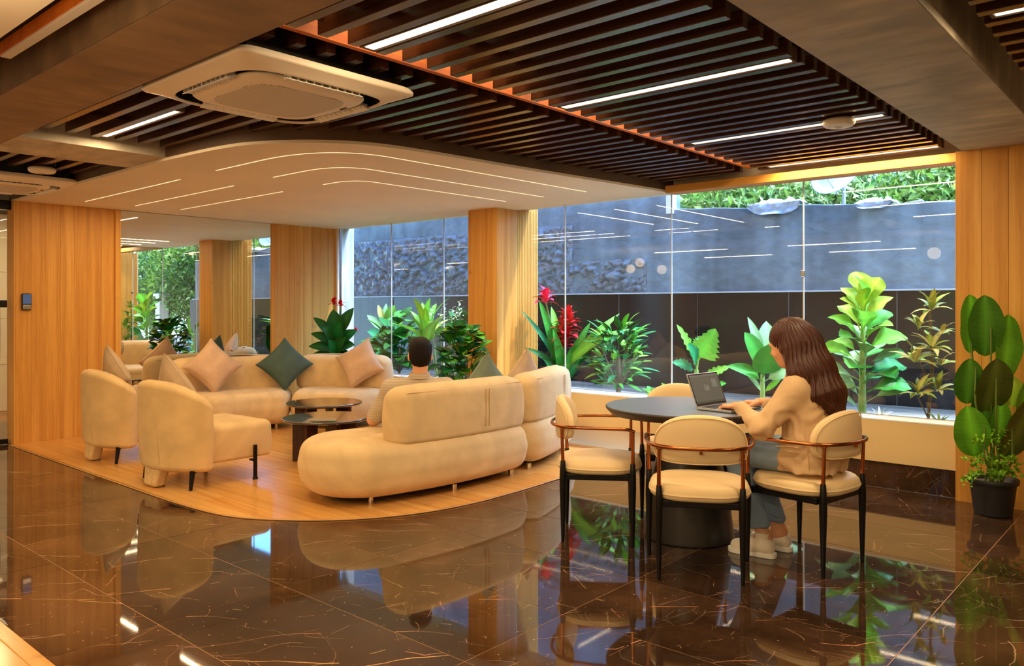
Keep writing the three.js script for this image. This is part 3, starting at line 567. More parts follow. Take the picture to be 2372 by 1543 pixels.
const LEAF = { dark: leafM(32, 84, 30), mid: leafM(56, 130, 38), deep: leafM(24, 98, 42), bright: leafM(112, 172, 52), lime: leafM(150, 176, 58), limeT: thinM(158, 182, 52, 0.4), brightT: thinM(110, 176, 54, 0.35), teal: leafM(36, 116, 66), silver: leafM(130, 168, 108), yellow: leafM(186, 178, 92), olive: leafM(112, 124, 52), potDark: leafM(72, 120, 36, { roughness: 0.34 }), potGreen: leafM(104, 172, 44, { roughness: 0.36 }), potBrown: leafM(84, 96, 38, { roughness: 0.32 }), fern: leafM(126, 176, 44) };
const stemM = std({ color: S(128, 158, 74), roughness: 0.6 }), twigM = std({ color: S(96, 78, 54), roughness: 0.8 });
const UP = V(0, 1, 0), dirOf = (az, el) => V(Math.cos(az) * Math.cos(el), Math.sin(el), Math.sin(az) * Math.cos(el));
const leafPart = (t, g, m) => part('leaf', g, m, t);

// ---- trees and hedges beyond the wall: a trunk with branches, and leaves nobody could count
const smallLeaf = (() => { const g = blade(V(0, 0, 0), V(0, 1, 0), 0.55, V(0, 0, 1), { seg: 3, shape: 'lance', fold: 0.3, curve: 0.1 }); return g; })();
const treeM = phys({ color: S(255, 255, 255), vertexColors: true, roughness: 0.85, side: THREE.DoubleSide, transmission: 0.3, thickness: 0 });
function tree(label, x, z, crowns, n, tones, size = 0.13, cat = 'tree') {
  const t = thing('tree', label, cat, [x, 0.38, z]);
  const g = [rod(V(0, 0, 0), V(0.05, crowns[0][1] * 0.8, 0), 0.07, 8, 0.04)];
  for (const [cx, cy, cz, r] of crowns) for (let k = 0; k < 3; k++) g.push(rod(V(0.03, crowns[0][1] * (0.4 + 0.15 * k), 0), V(cx + rr(-r, r) * 0.6, cy + rr(-r, r) * 0.6, cz + rr(-r, r) * 0.5), 0.02, 6, 0.008));
  part('trunk', merge(g), twigM, t);
  const m = new THREE.InstancedMesh(smallLeaf, treeM, n), q = new THREE.Quaternion(), e = new THREE.Euler(), mt = new THREE.Matrix4(), c = new THREE.Color();
  for (let i = 0; i < n; i++) {
    const [cx, cy, cz, r] = crowns[Math.floor(rnd() * crowns.length)], d = dirOf(rr(0, 6.283), Math.asin(rr(-1, 1))), k = r * Math.pow(rnd(), 0.42);
    const s = size * rr(0.6, 1.35); q.setFromEuler(e.set(rr(-2.4, 2.4), rr(0, 6.28), rr(-2.4, 2.4)));
    mt.compose(V(cx + d.x * k * 1.15, cy + d.y * k * 0.9, cz + d.z * k), q, V(s, s, s)); m.setMatrixAt(i, mt);
    const tone = tones[Math.floor(rnd() * tones.length)]; m.setColorAt(i, c.copy(tone).multiplyScalar(rr(0.5, 1.15)));
  }
  m.name = 'foliage'; m.userData = { kind: 'stuff' }; m.castShadow = m.receiveShadow = true; t.add(m); return t;
}
const G1 = [S(150, 190, 70), S(178, 210, 90), S(110, 156, 56), S(206, 224, 130)], G2 = [S(92, 142, 62), S(122, 168, 80), S(66, 112, 54), S(160, 186, 110)], G3 = [S(176, 200, 104), S(214, 226, 150), S(130, 160, 76)];
tree('bright green leafy tree behind the wall, next to the white end post', -4.9, -9.6, [[0, 2.2, 0, 0.75], [0.7, 2.2, 0.1, 0.7], [-0.5, 2.3, -0.3, 0.7]], 4200, G1);
tree('pale green tree behind the wall left of the satellite dish', -3.9, -9.9, [[0, 2.25, 0, 0.75], [0.5, 2.1, 0.3, 0.6], [-0.5, 2.2, 0.2, 0.7]], 4200, G3);
tree('darker green tree behind the satellite dish', -2.9, -10.3, [[0, 2.3, 0, 0.8], [0.8, 2.25, 0, 0.7], [-0.6, 2.1, 0, 0.7]], 4600, G2);
tree('bright green tree behind the wall near the right wood pillar', -1.6, -9.8, [[0, 2.25, 0, 0.85], [-0.7, 2.1, 0.2, 0.7], [0.8, 2.3, 0, 0.8]], 4600, G1);
tree('broad bush right of the boundary wall, seen in the mirror', -0.3, -9.2, [[0, 1.0, 0, 0.8], [0.7, 1.4, 0.2, 0.8], [0.2, 2.2, -0.2, 0.9]], 4600, G2);
tree('leafy tree seen only in the mirror beside the pale post', 1.3, -9.4, [[0, 2.4, 0, 1.0], [0.5, 1.6, 0.2, 0.7], [-0.7, 2.2, 0.1, 0.8]], 4600, G1);
tree('far hedge seen only in the mirror behind the others', 2.9, -9.6, [[0, 1.2, 0, 1.0], [0.9, 2.1, 0, 1.1], [-0.5, 2.6, 0, 1.0]], 4600, G2);
tree('tall tree seen in the mirror at its left edge', 4.8, -10, [[0, 2.3, 0, 1.3], [-0.6, 1.2, 0.3, 1.0], [0.8, 1.5, 0, 1.1]], 4600, G3);
{ const p = thing('garden_post', 'square white garden post among the bushes, seen in the mirror', 'post', [0.9, 0.4, -8.5]); part('shaft', rbox(0.22, 1.2, 0.22, 0.01, 0, 0.6, 0), M.white, p); part('cap', rbox(0.3, 0.06, 0.3, 0.012, 0, 1.23, 0), M.white, p); }
// ================================================================ PLANTS ALONG THE WINDOWS AND IN THE POT
const TURN = rad(41.3);
const hint = (x, y, z) => V(x, y, z).normalize();
function plant(name, label, pos, cat = 'plant') { return thing(name, label, cat, pos, TURN); }
// leaves given as [base x, base y, tip x, tip y, depth of tip, width, material, options]; x runs to the right as seen from the room
function leavesAt(t, list, def = {}) {
  for (const [bx, by, tx, ty, dz, w, m, o = {}] of list) leafPart(t, blade(V(bx, by, (o.bz ?? 0)), V(tx, ty, dz), w * 1.08, o.n ?? hint(0.15, 0.55, 0.8), { ...def, ...o }), m);
}
function simplePot(t, r = 0.14, h = 0.24, m = M.black) { part('pot', lathe([[0, 0], [r * 0.78, 0], [r * 0.8, 0.01], [r * 0.97, h - 0.03], [r * 1.07, h - 0.028], [r * 1.08, h], [r * 0.98, h], [r * 0.93, h - 0.03], [0, h - 0.035]], 36), m, t); part('soil', cyl(r * 0.9, r * 0.92, 0.01, 0, h - 0.04, 0, 24), M.soil, t); }
function bush(t, y0, y1, R, n, L, w, mats, shape = 'oval', stemR = 0.02) {
  part('stem', merge([rod(V(0, 0, 0), V(0, y0 + (y1 - y0) * 0.5, 0), stemR, 8, stemR * 0.6), ...[0, 1, 2, 3, 4].map((k) => rod(V(0, y0 * 0.8, 0), V(Math.cos(k * 1.3) * R * 0.6, lerp(y0, y1, 0.75), Math.sin(k * 1.3) * R * 0.6), stemR * 0.5, 6, 0.004))]), twigM, t);
  for (let k = 0; k < n; k++) {
    const u = rnd(), az = rr(0, 6.283), rad0 = R * (0.25 + 0.6 * Math.sqrt(rnd())) * Math.pow(Math.sin(Math.PI * (0.12 + 0.8 * u)), 0.7), b = V(Math.cos(az) * rad0 * 0.6, lerp(y0, y1, u), Math.sin(az) * rad0 * 0.6), d = dirOf(az + rr(-0.7, 0.7), rr(-0.35, 0.9)), l = L * rr(0.7, 1.25);
    leafPart(t, blade(b, b.clone().addScaledVector(d, l), w * rr(0.8, 1.2), hint(d.x * -0.3, 1, d.z * -0.3 + 0.25), { shape, seg: 5, pet: 0.18, curve: rr(0, 0.14) }), mats[Math.floor(rnd() * mats.length)]);
  }
}
function rosette(t, y0, n, L, w, e0, e1, mats, o = {}) {
  for (let k = 0; k < n; k++) { const az = k * 2.4 + rr(-0.3, 0.3), el = lerp(e0, e1, k / n) + rr(-0.1, 0.1), d = dirOf(az, el), l = L * rr(0.8, 1.15), b = V(Math.cos(az) * 0.015, y0 + 0.02 * k / n, Math.sin(az) * 0.015); leafPart(t, blade(b, b.clone().addScaledVector(d, l), w * rr(0.85, 1.15), hint(-d.x * 0.6, 1, -d.z * 0.6), { shape: 'lance', curve: 0.12, fold: 0.35, ...o }), mats[k % mats.length]); }
}
function redFlower(t, x, y, z, s, m, n = 12) {
  const g = []; for (let k = 0; k < n; k++) { const d = dirOf(k * 2.4, lerp(-0.15, 1.3, k / n)); const b = V(x, y + s * 0.03 * k, z); g.push(blade(b, b.clone().addScaledVector(d, s * rr(0.8, 1.1)), s * 0.5, UP, { shape: 'oval', seg: 4, curve: 0.2 })); }
  part('flower', merge(g), m, t);
}
const RED = leafM(206, 24, 34), PINK = leafM(226, 46, 84), WHITEPETAL = leafM(225, 232, 214);

{ // dark leaved plant with red flowers beside the panelled corner (indoors, behind the sofa)
  const t = plant('flowering_plant', 'dark green plant with star-shaped red flowers in front of the panelled corner', [-8.18, 0, -5.98]); simplePot(t);
  part('stem', merge([rod(V(0, 0.2, 0), V(0, 1.05, 0), 0.014, 8), rod(V(0, 1.0, 0), V(-0.03, 1.38, 0.02), 0.007, 6), rod(V(0, 1.0, 0), V(0.05, 1.36, 0), 0.007, 6)]), stemM, t);
  leavesAt(t, [[0, 0.95, -0.02, 1.32, 0.1, 0.2, LEAF.dark], [0, 0.95, 0.22, 1.34, 0.02, 0.15, LEAF.dark], [0, 0.92, -0.28, 1.22, 0.05, 0.12, LEAF.dark], [0, 0.85, -0.3, 1.02, 0.1, 0.13, LEAF.dark, { curve: 0.18 }], [0, 0.8, -0.32, 0.86, 0.12, 0.13, LEAF.dark], [0, 0.85, 0.28, 1.06, 0.1, 0.16, LEAF.deep], [0, 0.8, 0.26, 0.88, 0.15, 0.16, LEAF.dark], [0, 0.9, 0.1, 1.16, 0.22, 0.2, LEAF.deep], [0, 0.88, -0.12, 1.1, 0.22, 0.2, LEAF.dark], [0, 0.7, -0.28, 0.76, 0.1, 0.12, LEAF.dark], [0, 0.7, 0.2, 0.78, 0.16, 0.14, LEAF.dark], [0, 0.7, -0.05, 0.95, 0.24, 0.17, LEAF.deep], [0, 0.75, 0.16, 0.98, 0.2, 0.17, LEAF.dark]], { pet: 0.12, curve: 0.12 });
  redFlower(t, -0.03, 1.37, 0.02, 0.09, RED); redFlower(t, 0.05, 1.35, 0, 0.085, RED); redFlower(t, 0.25, 1.03, 0.05, 0.06, RED, 8);
}
{ const t = plant('rubber_plant', 'light green plant with rounded upright leaves just right of the white window post', [-8.5, 0.4, -7.0]);
  part('stem', rod(V(0, 0, 0), V(0, 0.75, 0), 0.014, 8), stemM, t);
  leavesAt(t, [[0, 0.62, 0.16, 0.98, 0.05, 0.13, LEAF.bright, { shape: 'obov' }], [0, 0.55, 0.28, 0.78, 0.05, 0.14, LEAF.bright, { shape: 'obov' }], [0, 0.6, -0.22, 0.84, 0.06, 0.11, LEAF.silver], [0, 0.7, -0.08, 0.98, 0, 0.08, LEAF.yellow], [0, 0.72, 0.03, 1.0, -0.05, 0.07, LEAF.silver], [0, 0.5, -0.2, 0.62, 0.15, 0.15, LEAF.teal], [0, 0.45, 0.3, 0.55, 0.15, 0.16, LEAF.mid], [0, 0.35, 0.2, 0.42, 0.2, 0.16, LEAF.deep], [0, 0.4, -0.26, 0.44, 0.12, 0.15, LEAF.deep], [0, 0.5, 0.02, 0.7, 0.2, 0.16, LEAF.mid]], { pet: 0.15 }); }
{ const t = plant('philodendron', 'dark green bush with large glossy leaves left of the seated man', [-8.0, 0.4, -6.85]); bush(t, 0.1, 0.78, 0.52, 80, 0.27, 0.2, [LEAF.deep, LEAF.mid, LEAF.dark], 'heart'); }
{ const t = plant('philodendron', 'deep green bush with heart-shaped leaves behind the head of the seated man', [-7.1, 0.4, -7.2]); bush(t, 0.05, 0.74, 0.5, 84, 0.27, 0.2, [LEAF.deep, LEAF.dark, LEAF.teal], 'heart'); }
{ const t = plant('agave', 'bright green spiky rosette plant rising above the dark bushes outside the left window', [-7.3, 0.78, -6.68]); part('stem', rod(V(0, -0.38, 0), V(0, 0.12, 0), 0.03, 8), stemM, t); rosette(t, 0.1, 18, 0.56, 0.16, 0.35, 1.45, [LEAF.bright, LEAF.brightT, LEAF.lime], { shape: 'strap' }); }
{ const t = plant('white_flowers', 'spray of small white flowers right of the spiky rosette', [-7.12, 0.92, -6.78], 'flowers'); const g = [], s = [];
  for (let k = 0; k < 9; k++) { const x = rr(-0.2, 0.26), y = rr(0.2, 0.5), z = rr(-0.1, 0.1); s.push(rod(V(x * 0.3, -0.5, 0), V(x, y, z), 0.004, 5)); for (let i = 0; i < 7; i++) { const d = dirOf(i * 2.4, rr(-0.2, 1.2)), b = V(x, y - i * 0.03, z); g.push(blade(b, b.clone().addScaledVector(d, 0.05), 0.03, UP, { seg: 3 })); } }
  part('stems', merge(s), stemM, t); part('petals', merge(g), WHITEPETAL, t); }
{ const t = plant('shrub', 'dark round-leaved shrub in front of the centre wood pillar', [-5.6, 0, -5.62]); simplePot(t, 0.15, 0.3); bush(t, 0.35, 1.12, 0.38, 190, 0.17, 0.13, [LEAF.dark, LEAF.deep, LEAF.mid, LEAF.olive, LEAF.potGreen], 'oval', 0.014); }
{ // heliconia
  const t = plant('heliconia', 'tall plant with red flower heads and long arching leaves right of the fluted pillar', [-5.2, 0.4, -6.72]);
  part('stem', merge([rod(V(0, 0, 0), V(0, 0.5, 0), 0.03, 8, 0.02), rod(V(0, 0.3, 0), V(0.05, 0.72, 0.02), 0.012, 6), rod(V(0, 0.3, 0), V(-0.17, 1.02, -0.02), 0.01, 6)]), stemM, t);
  leavesAt(t, [[0.02, 0.2, -0.24, 1.02, 0.1, 0.15, LEAF.mid, { shape: 'strap', curve: 0.02 }], [0, 0.25, -0.44, 0.92, 0.05, 0.08, LEAF.teal, { curve: 0.1 }], [0, 0.22, -0.4, 0.52, 0.12, 0.11, LEAF.dark, { curve: 0.14 }], [0, 0.2, -0.1, 0.72, 0.2, 0.15, LEAF.mid, { shape: 'strap' }], [0.02, 0.2, 0.62, 0.88, 0.06, 0.13, LEAF.bright, { curve: 0.22 }], [0.02, 0.2, 0.48, 0.66, 0.12, 0.12, LEAF.mid, { curve: 0.2 }], [0.02, 0.25, 0.7, 0.72, 0.2, 0.13, LEAF.bright, { curve: 0.25 }], [0, 0.2, 0.3, 0.78, 0.1, 0.13, LEAF.mid, { shape: 'strap', curve: 0.12 }], [0, 0.1, 0.32, 0.52, 0.16, 0.12, LEAF.deep, { curve: 0.15, shape: 'strap' }], [0, 0.1, 0.2, 0.42, 0.2, 0.1, LEAF.teal, { shape: 'strap' }], [0, 0.1, -0.2, 0.4, 0.2, 0.12, LEAF.deep], [0, 0.15, -0.1, 0.95, -0.12, 0.16, LEAF.bright, { shape: 'strap' }], [0.0, 0.1, 0.08, 0.5, 0.22, 0.11, LEAF.mid, { shape: 'strap' }], [-0.1, 0.05, -0.16, 0.34, 0.25, 0.12, LEAF.limeT]], { shape: 'lance', seg: 12, fold: 0.3 });
  redFlower(t, 0.05, 0.60, 0.06, 0.2, RED, 26); redFlower(t, 0.07, 0.72, 0.06, 0.17, RED, 20); redFlower(t, 0.03, 0.5, 0.08, 0.16, RED, 14); redFlower(t, -0.17, 0.98, 0, 0.16, PINK, 14);
}
{ const t = plant('shrub', 'bushy green shrub with narrow leaves behind the left dining chair', [-4.62, 0.4, -6.95]); bush(t, 0.12, 0.72, 0.42, 170, 0.24, 0.08, [LEAF.teal, LEAF.mid, LEAF.deep, LEAF.deep, LEAF.bright], 'lance', 0.03); }
{ const t = plant('small_plant', 'low bright green plant just left of the fourth dining chair', [-4.05, 0.4, -6.75]); bush(t, 0.02, 0.14, 0.2, 30, 0.09, 0.05, [LEAF.bright, LEAF.mid], 'oval', 0.008); }
{ const t = plant('monstera', 'young plant with slit leaves standing outside behind the laptop', [-3.72, 0.4, -6.95]);
  part('stem', merge([rod(V(0, 0, 0), V(0, 0.34, 0), 0.022, 8), rod(V(0, 0.3, 0), V(0.02, 0.5, 0), 0.012, 6)]), stemM, t);
  leavesAt(t, [[0, 0.5, 0.12, 0.66, -0.12, 0.2, LEAF.mid, { split: 0.3, shape: 'heart', seg: 14 }], [0, 0.38, -0.12, 0.6, 0.16, 0.2, LEAF.teal, { split: 0.3, shape: 'heart', seg: 14 }], [0, 0.4, 0.16, 0.74, 0.1, 0.32, LEAF.brightT, { split: 0.3, shape: 'heart', seg: 14 }], [0, 0.36, -0.2, 0.78, 0.04, 0.1, LEAF.bright, { split: 0.4, seg: 12 }], [0, 0.32, -0.26, 0.42, 0.12, 0.13, LEAF.teal, { split: 0.3, seg: 12 }], [0, 0.22, 0.3, 0.38, 0.1, 0.1, LEAF.bright, { split: 0.35, seg: 12 }], [0, 0.14, 0.26, 0.22, 0.12, 0.1, LEAF.mid, { split: 0.3, seg: 12 }], [0, 0.3, -0.1, 0.2, 0.16, 0.1, LEAF.teal, { split: 0.3, seg: 12 }], [-0.2, 0.0, -0.36, 0.22, 0.1, 0.08, LEAF.bright]], { pet: 0.2 }); }
{ const t = plant('banana_plant', 'young broad-leaved plant on a thick pale stem outside beside the face of the woman', [-3.02, 0.4, -6.88]);
  part('stem', rod(V(0, 0, 0), V(0, 0.34, 0), 0.026, 10, 0.018), stemM, t);
  leavesAt(t, [[0, 0.3, 0.01, 0.62, 0.16, 0.26, LEAF.mid, { n: hint(0, 0.3, 1), shape: 'paddle' }], [0, 0.32, -0.18, 0.72, 0.06, 0.17, LEAF.mid, { shape: 'paddle' }], [0, 0.34, 0.2, 0.74, 0.02, 0.15, LEAF.bright], [0, 0.36, -0.13, 0.86, -0.02, 0.1, LEAF.silver], [0, 0.36, 0.06, 0.82, -0.08, 0.2, LEAF.silver], [0, 0.26, -0.36, 0.42, 0.1, 0.12, LEAF.mid, { curve: 0.16 }], [0, 0.26, 0.34, 0.42, 0.1, 0.13, LEAF.silver, { curve: 0.18 }], [0, 0.16, -0.16, 0.34, 0.05, 0.05, LEAF.silver], [0, 0.16, 0.16, 0.32, 0.05, 0.05, LEAF.bright]], { pet: 0.16 }); }
{ // tall fiddle leaved plant
  const t = plant('fiddle_leaf_fig', 'tall lime green plant with many broad leaves outside right of the woman', [-2.13, 0.4, -6.8]);
  part('stem', rod(V(0, 0, 0), V(0.01, 0.98, 0), 0.034, 10, 0.014), stemM, t);
  const L = LEAF, top = [L.limeT, L.lime, L.limeT, L.brightT], mid = [L.bright, L.brightT, L.mid, L.silver], low = [L.mid, L.silver, L.deep];
  for (let k = 0; k < 29; k++) {
    const u = k / 28, y = 0.24 + 0.72 * u, az = k * 2.39996 + 0.4, el = lerp(0.12, 1.15, Math.pow(u, 1.6)) + rr(-0.12, 0.12), d = dirOf(az, el), l = lerp(0.35, 0.29, u) * rr(0.9, 1.12), b = V(Math.cos(az) * 0.02, y, Math.sin(az) * 0.02), set = u > 0.66 ? top : u > 0.3 ? mid : low;
    leafPart(t, blade(b, b.clone().addScaledVector(d, l), l * rr(0.6, 0.72), hint(-d.x * 0.6, 0.8, -d.z * 0.6 + 0.5), { shape: 'obov', pet: 0.16, curve: 0.14, wave: 0.1, fold: 0.3, rib: 1.6, seg: 10 }), set[k % set.length]);
  }
  leavesAt(t, [[0, 0.16, -0.23, 0.4, 0.08, 0.1, L.silver], [0, 0.14, 0.33, 0.3, 0.08, 0.1, L.silver, { curve: 0.25 }], [0, 0.06, -0.2, 0.24, 0.05, 0.05, L.silver]], { pet: 0.3, shape: 'obov' });
}
{ // yellowish plant with star-like leaf clusters
  const t = plant('umbrella_plant', 'thin yellow-green plant with star-like leaf clusters beside the right wood pillar', [-1.62, 0.4, -6.72]);
  part('stem', merge([rod(V(0, 0, 0), V(0.04, 0.5, 0), 0.012, 7), rod(V(0.04, 0.5, 0), V(0.02, 0.92, 0), 0.009, 6), rod(V(0.02, 0.3, 0), V(-0.08, 0.54, 0.04), 0.006, 6), rod(V(0.0, 0.1, 0), V(-0.1, 0.26, 0.05), 0.006, 6), rod(V(0.03, 0.7, 0), V(-0.07, 0.78, 0.03), 0.005, 5), rod(V(0.03, 0.55, 0), V(0.1, 0.72, 0), 0.005, 5)]), twigM, t);
  for (const [x, y, z, n, l] of [[0.03, 0.92, 0, 15, 0.15], [-0.08, 0.79, 0.03, 11, 0.12], [0.1, 0.74, 0.02, 9, 0.1], [0.0, 0.62, 0.06, 13, 0.15], [-0.12, 0.52, 0.04, 14, 0.17], [0.08, 0.5, 0.04, 9, 0.13], [-0.1, 0.27, 0.05, 13, 0.14], [0.04, 0.3, 0.06, 11, 0.14]])
    for (let k = 0; k < n; k++) { const d = dirOf(k * 2.4, rr(-0.25, 1.1)), b = V(x, y, z), l1 = l * rr(0.95, 1.45); leafPart(t, blade(b, b.clone().addScaledVector(d, l1), l1 * 0.36, hint(-d.x * 0.4, 1, -d.z * 0.4 + 0.3), { shape: 'lance', seg: 4, curve: 0.15 }), [LEAF.yellow, LEAF.olive, LEAF.lime][k % 3]); }
}
for (const [x, z, l, m] of [[-2.42, -6.62, 'small white-leaved ground plant at the left foot of the tall lime green plant', WHITEPETAL], [-1.93, -6.6, 'small white-leaved ground plant at the right foot of the tall lime green plant', WHITEPETAL], [-1.5, -6.56, 'low spiky grass tuft on the pale slab near the right pillar', LEAF.silver]]) { const t = plant('ground_plant', l, [x, 0.43, z]); rosette(t, 0, 12, 0.13, 0.03, 0.2, 1.3, [m], { seg: 4 }); }

{ // big potted plant in front of the right pillar; x, y below in metres right of and above the pot's foot
  const t = plant('potted_plant', 'tall potted plant with large paddle-shaped leaves in a black pot by the right pillar', [-1.04, 0, -5.93]);
  simplePot(t, 0.138, 0.235, std({ color: S(30, 29, 29), roughness: 0.5 }));
  const L = LEAF, F = hint(0.1, 0.15, 1);
  leavesAt(t, [[-0.15, 1.05, -0.165, 1.43, 0.02, 0.17, L.potGreen, { n: F }], [-0.05, 1.03, -0.10, 1.425, 0.07, 0.2, L.potDark, { n: hint(-0.25, 0.1, 1) }], [0.05, 0.85, 0.10, 1.30, 0.0, 0.19, L.potGreen, { n: hint(0.2, 0.1, 1) }],
    [-0.17, 0.72, -0.21, 1.02, 0.1, 0.17, L.potDark, { n: hint(-0.3, 0.1, 1) }], [-0.06, 0.65, -0.065, 1.02, 0.14, 0.24, L.potBrown, { n: F }], [-0.12, 0.38, -0.24, 0.72, 0.12, 0.2, L.potGreen, { n: hint(-0.4, 0.2, 1) }],
    [0.05, 0.36, 0.17, 0.78, 0.12, 0.25, L.potBrown, { n: hint(0.35, 0.1, 1) }], [0.12, 0.7, 0.17, 0.9, -0.1, 0.18, L.lime, { n: F }], [-0.08, 0.5, -0.06, 0.8, 0.0, 0.22, L.potDark, { n: F }], [0.02, 0.45, 0.03, 0.75, 0.03, 0.14, L.potGreen, { n: F }], [0.14, 0.5, 0.24, 0.86, -0.04, 0.17, L.potGreen, { n: hint(0.4, 0, 1) }]], { shape: 'paddle', seg: 22, curve: 0.05, fold: 0.16, rib: 1.9, wave: 0.05 });
  part('stems', merge([[-0.15, 1.05, 0.02], [-0.05, 1.03, 0.06], [0.05, 0.85, 0], [-0.17, 0.72, 0.1], [-0.06, 0.65, 0.13], [-0.12, 0.38, 0.11], [0.05, 0.36, 0.11], [0.12, 0.7, -0.09]].map(([x, y, z], i) => { const b = V(rr(-0.05, 0.05), 0.2, rr(-0.04, 0.04)); return new THREE.TubeGeometry(new THREE.CatmullRomCurve3([b, V(lerp(b.x, x, 0.4), lerp(0.2, y, 0.5), z * 0.4), V(x, y, z), V(x + 0.0, y + 0.25, z)]), 14, 0.0065, 6); })), std({ color: S(96, 120, 44), roughness: 0.5 }), t);
  const f = []; for (let k = 0; k < 90; k++) { const az = rr(0, 6.283), r0 = 0.13 * Math.sqrt(rnd()), b = V(Math.cos(az) * r0 + (rnd() < 0.3 ? -0.08 : 0), 0.23 + rr(0, 0.16), Math.sin(az) * r0 + 0.05); for (let i = 0; i < 5; i++) { const d = dirOf(rr(0, 6.28), rr(-0.2, 1.2)); f.push(blade(b, b.clone().addScaledVector(d, rr(0.025, 0.055)), 0.022, UP, { seg: 3 })); } }
  for (const [x, y] of [[-0.25, 0.24], [-0.18, 0.5], [-0.05, 0.54], [-0.05, 0.48]]) for (let i = 0; i < 22; i++) { const b = V(x + rr(-0.04, 0.04), y + rr(-0.03, 0.03), 0.15 + rr(-0.03, 0.03)), d = dirOf(rr(0, 6.28), rr(-0.2, 1.2)); f.push(blade(b, b.clone().addScaledVector(d, 0.03), 0.018, UP, { seg: 3 })); }
  const fm = part('undergrowth', merge(f), LEAF.fern, t); fm.userData.kind = 'stuff';
}
// ================================================================ FURNITURE
// upholstered slab: rounded plan (length L along s, depth D along w), soft lower and upper edges
function softSlab({ L, D, rn = 0.1, rf = 0.1, y0, y1, eb = 0.08, et = 0.08, crown = 0.01, bulge = 0, top, map = (s, w) => [s, w], pos = [0, 0, 0], lean = 0 }) {
  const NC = 9, NS = 10, rows = [];
  const outline = (d) => {
    const a = L / 2 - d, b = D / 2 - d, pts = [], r0 = clamp(rn - d, 0.0015, Math.min(a, b)), r1 = clamp(rf - d, 0.0015, Math.min(a, b));
    const corner = (cx, cw, r, a0) => { for (let i = 0; i < NC; i++) { const t = a0 + (Math.PI / 2) * i / (NC - 1); pts.push([cx + r * Math.cos(t), cw + r * Math.sin(t)]); } };
    const side = (p, q) => { for (let i = 1; i < NS; i++) pts.push([lerp(p[0], q[0], i / NS), lerp(p[1], q[1], i / NS)]); };
    corner(a - r1, b - r1, r1, 0); let p = pts[pts.length - 1]; side(p, [-a + r0, b]);
    corner(-a + r0, b - r0, r0, Math.PI / 2); p = pts[pts.length - 1]; side(p, [-a, -b + r0]);
    corner(-a + r0, -b + r0, r0, Math.PI); p = pts[pts.length - 1]; side(p, [a - r1, -b]);
    corner(a - r1, -b + r1, r1, 1.5 * Math.PI); p = pts[pts.length - 1]; side(p, [a, b - r1]);
    return pts;
  };
  const mx = Math.min(L, D) / 2, push = (d, y) => rows.push([outline(Math.min(d, mx * 0.985)), y]);
  for (const f of [0.985, 0.6]) push(mx * f, y0);
  for (let i = 0; i <= 6; i++) { const t = (Math.PI / 2) * i / 6; push(eb * (1 - Math.sin(t)), y0 + eb * 0.9 * (1 - Math.cos(t))); }
  for (let i = 1; i < 4; i++) push(-bulge * Math.sin(Math.PI * i / 4), lerp(y0 + eb * 0.9, y1 - et * 0.9, i / 4));
  for (let i = 0; i <= 7; i++) { const t = (Math.PI / 2) * i / 7; push(et * (1 - Math.cos(t)), y1 - et * 0.9 * (1 - Math.sin(t))); }
  for (const f of [0.3, 0.55, 0.8, 0.985]) { const d = lerp(et, mx, f); if (d > et) push(d, y1 + crown * f * (2 - f)); }
  const n = rows[0][0].length, p = [], idx = [], uv = []; let len = 0;
  rows.forEach(([o, y], r) => { for (let i = 0; i < n; i++) { let [s, w] = o[i]; const yy = top ? y0 + (y - y0) * (top(s) - y0) / (y1 - y0) : y; w += lean * (yy - y0); const [x, z] = map(s, w); p.push(x - pos[0], yy - pos[1], z - pos[2]); uv.push(s + (r > 3 && r < 20 ? 0 : 0), w + yy); } });
  for (let r = 0; r + 1 < rows.length; r++) for (let i = 0; i < n; i++) { const a = r * n + i, b = r * n + (i + 1) % n; idx.push(a, b, a + n, b, b + n, a + n); }
  const cap = (r, flip) => { let x = 0, y = 0, z = 0; for (let i = 0; i < n; i++) { x += p[(r * n + i) * 3]; y += p[(r * n + i) * 3 + 1]; z += p[(r * n + i) * 3 + 2]; } const c = p.length / 3; p.push(x / n, y / n, z / n); uv.push(0, 0); for (let i = 0; i < n; i++) { const a = r * n + i, b = r * n + (i + 1) % n; flip ? idx.push(c, b, a) : idx.push(c, a, b); } };
  cap(0, true); cap(rows.length - 1, false);
  const g = new THREE.BufferGeometry(); g.setAttribute('position', new THREE.Float32BufferAttribute(p, 3)); g.setAttribute('uv', new THREE.Float32BufferAttribute(uv, 2)); g.setIndex(idx); g.computeVertexNormals();
  // make sure the faces look outwards
  const q = g.attributes.position, nn = g.attributes.normal; let s = 0, cx = 0, cz = 0, cy = 0; for (let i = 0; i < q.count; i++) { cx += q.getX(i) / q.count; cy += q.getY(i) / q.count; cz += q.getZ(i) / q.count; } for (let i = 0; i < q.count; i++) s += nn.getY(i) * (q.getY(i) - cy);
  if (s < 0) { for (let i = 0; i < idx.length; i += 3) { const t = idx[i]; idx[i] = idx[i + 1]; idx[i + 1] = t; } g.setIndex(idx); g.computeVertexNormals(); }
  return g;
}
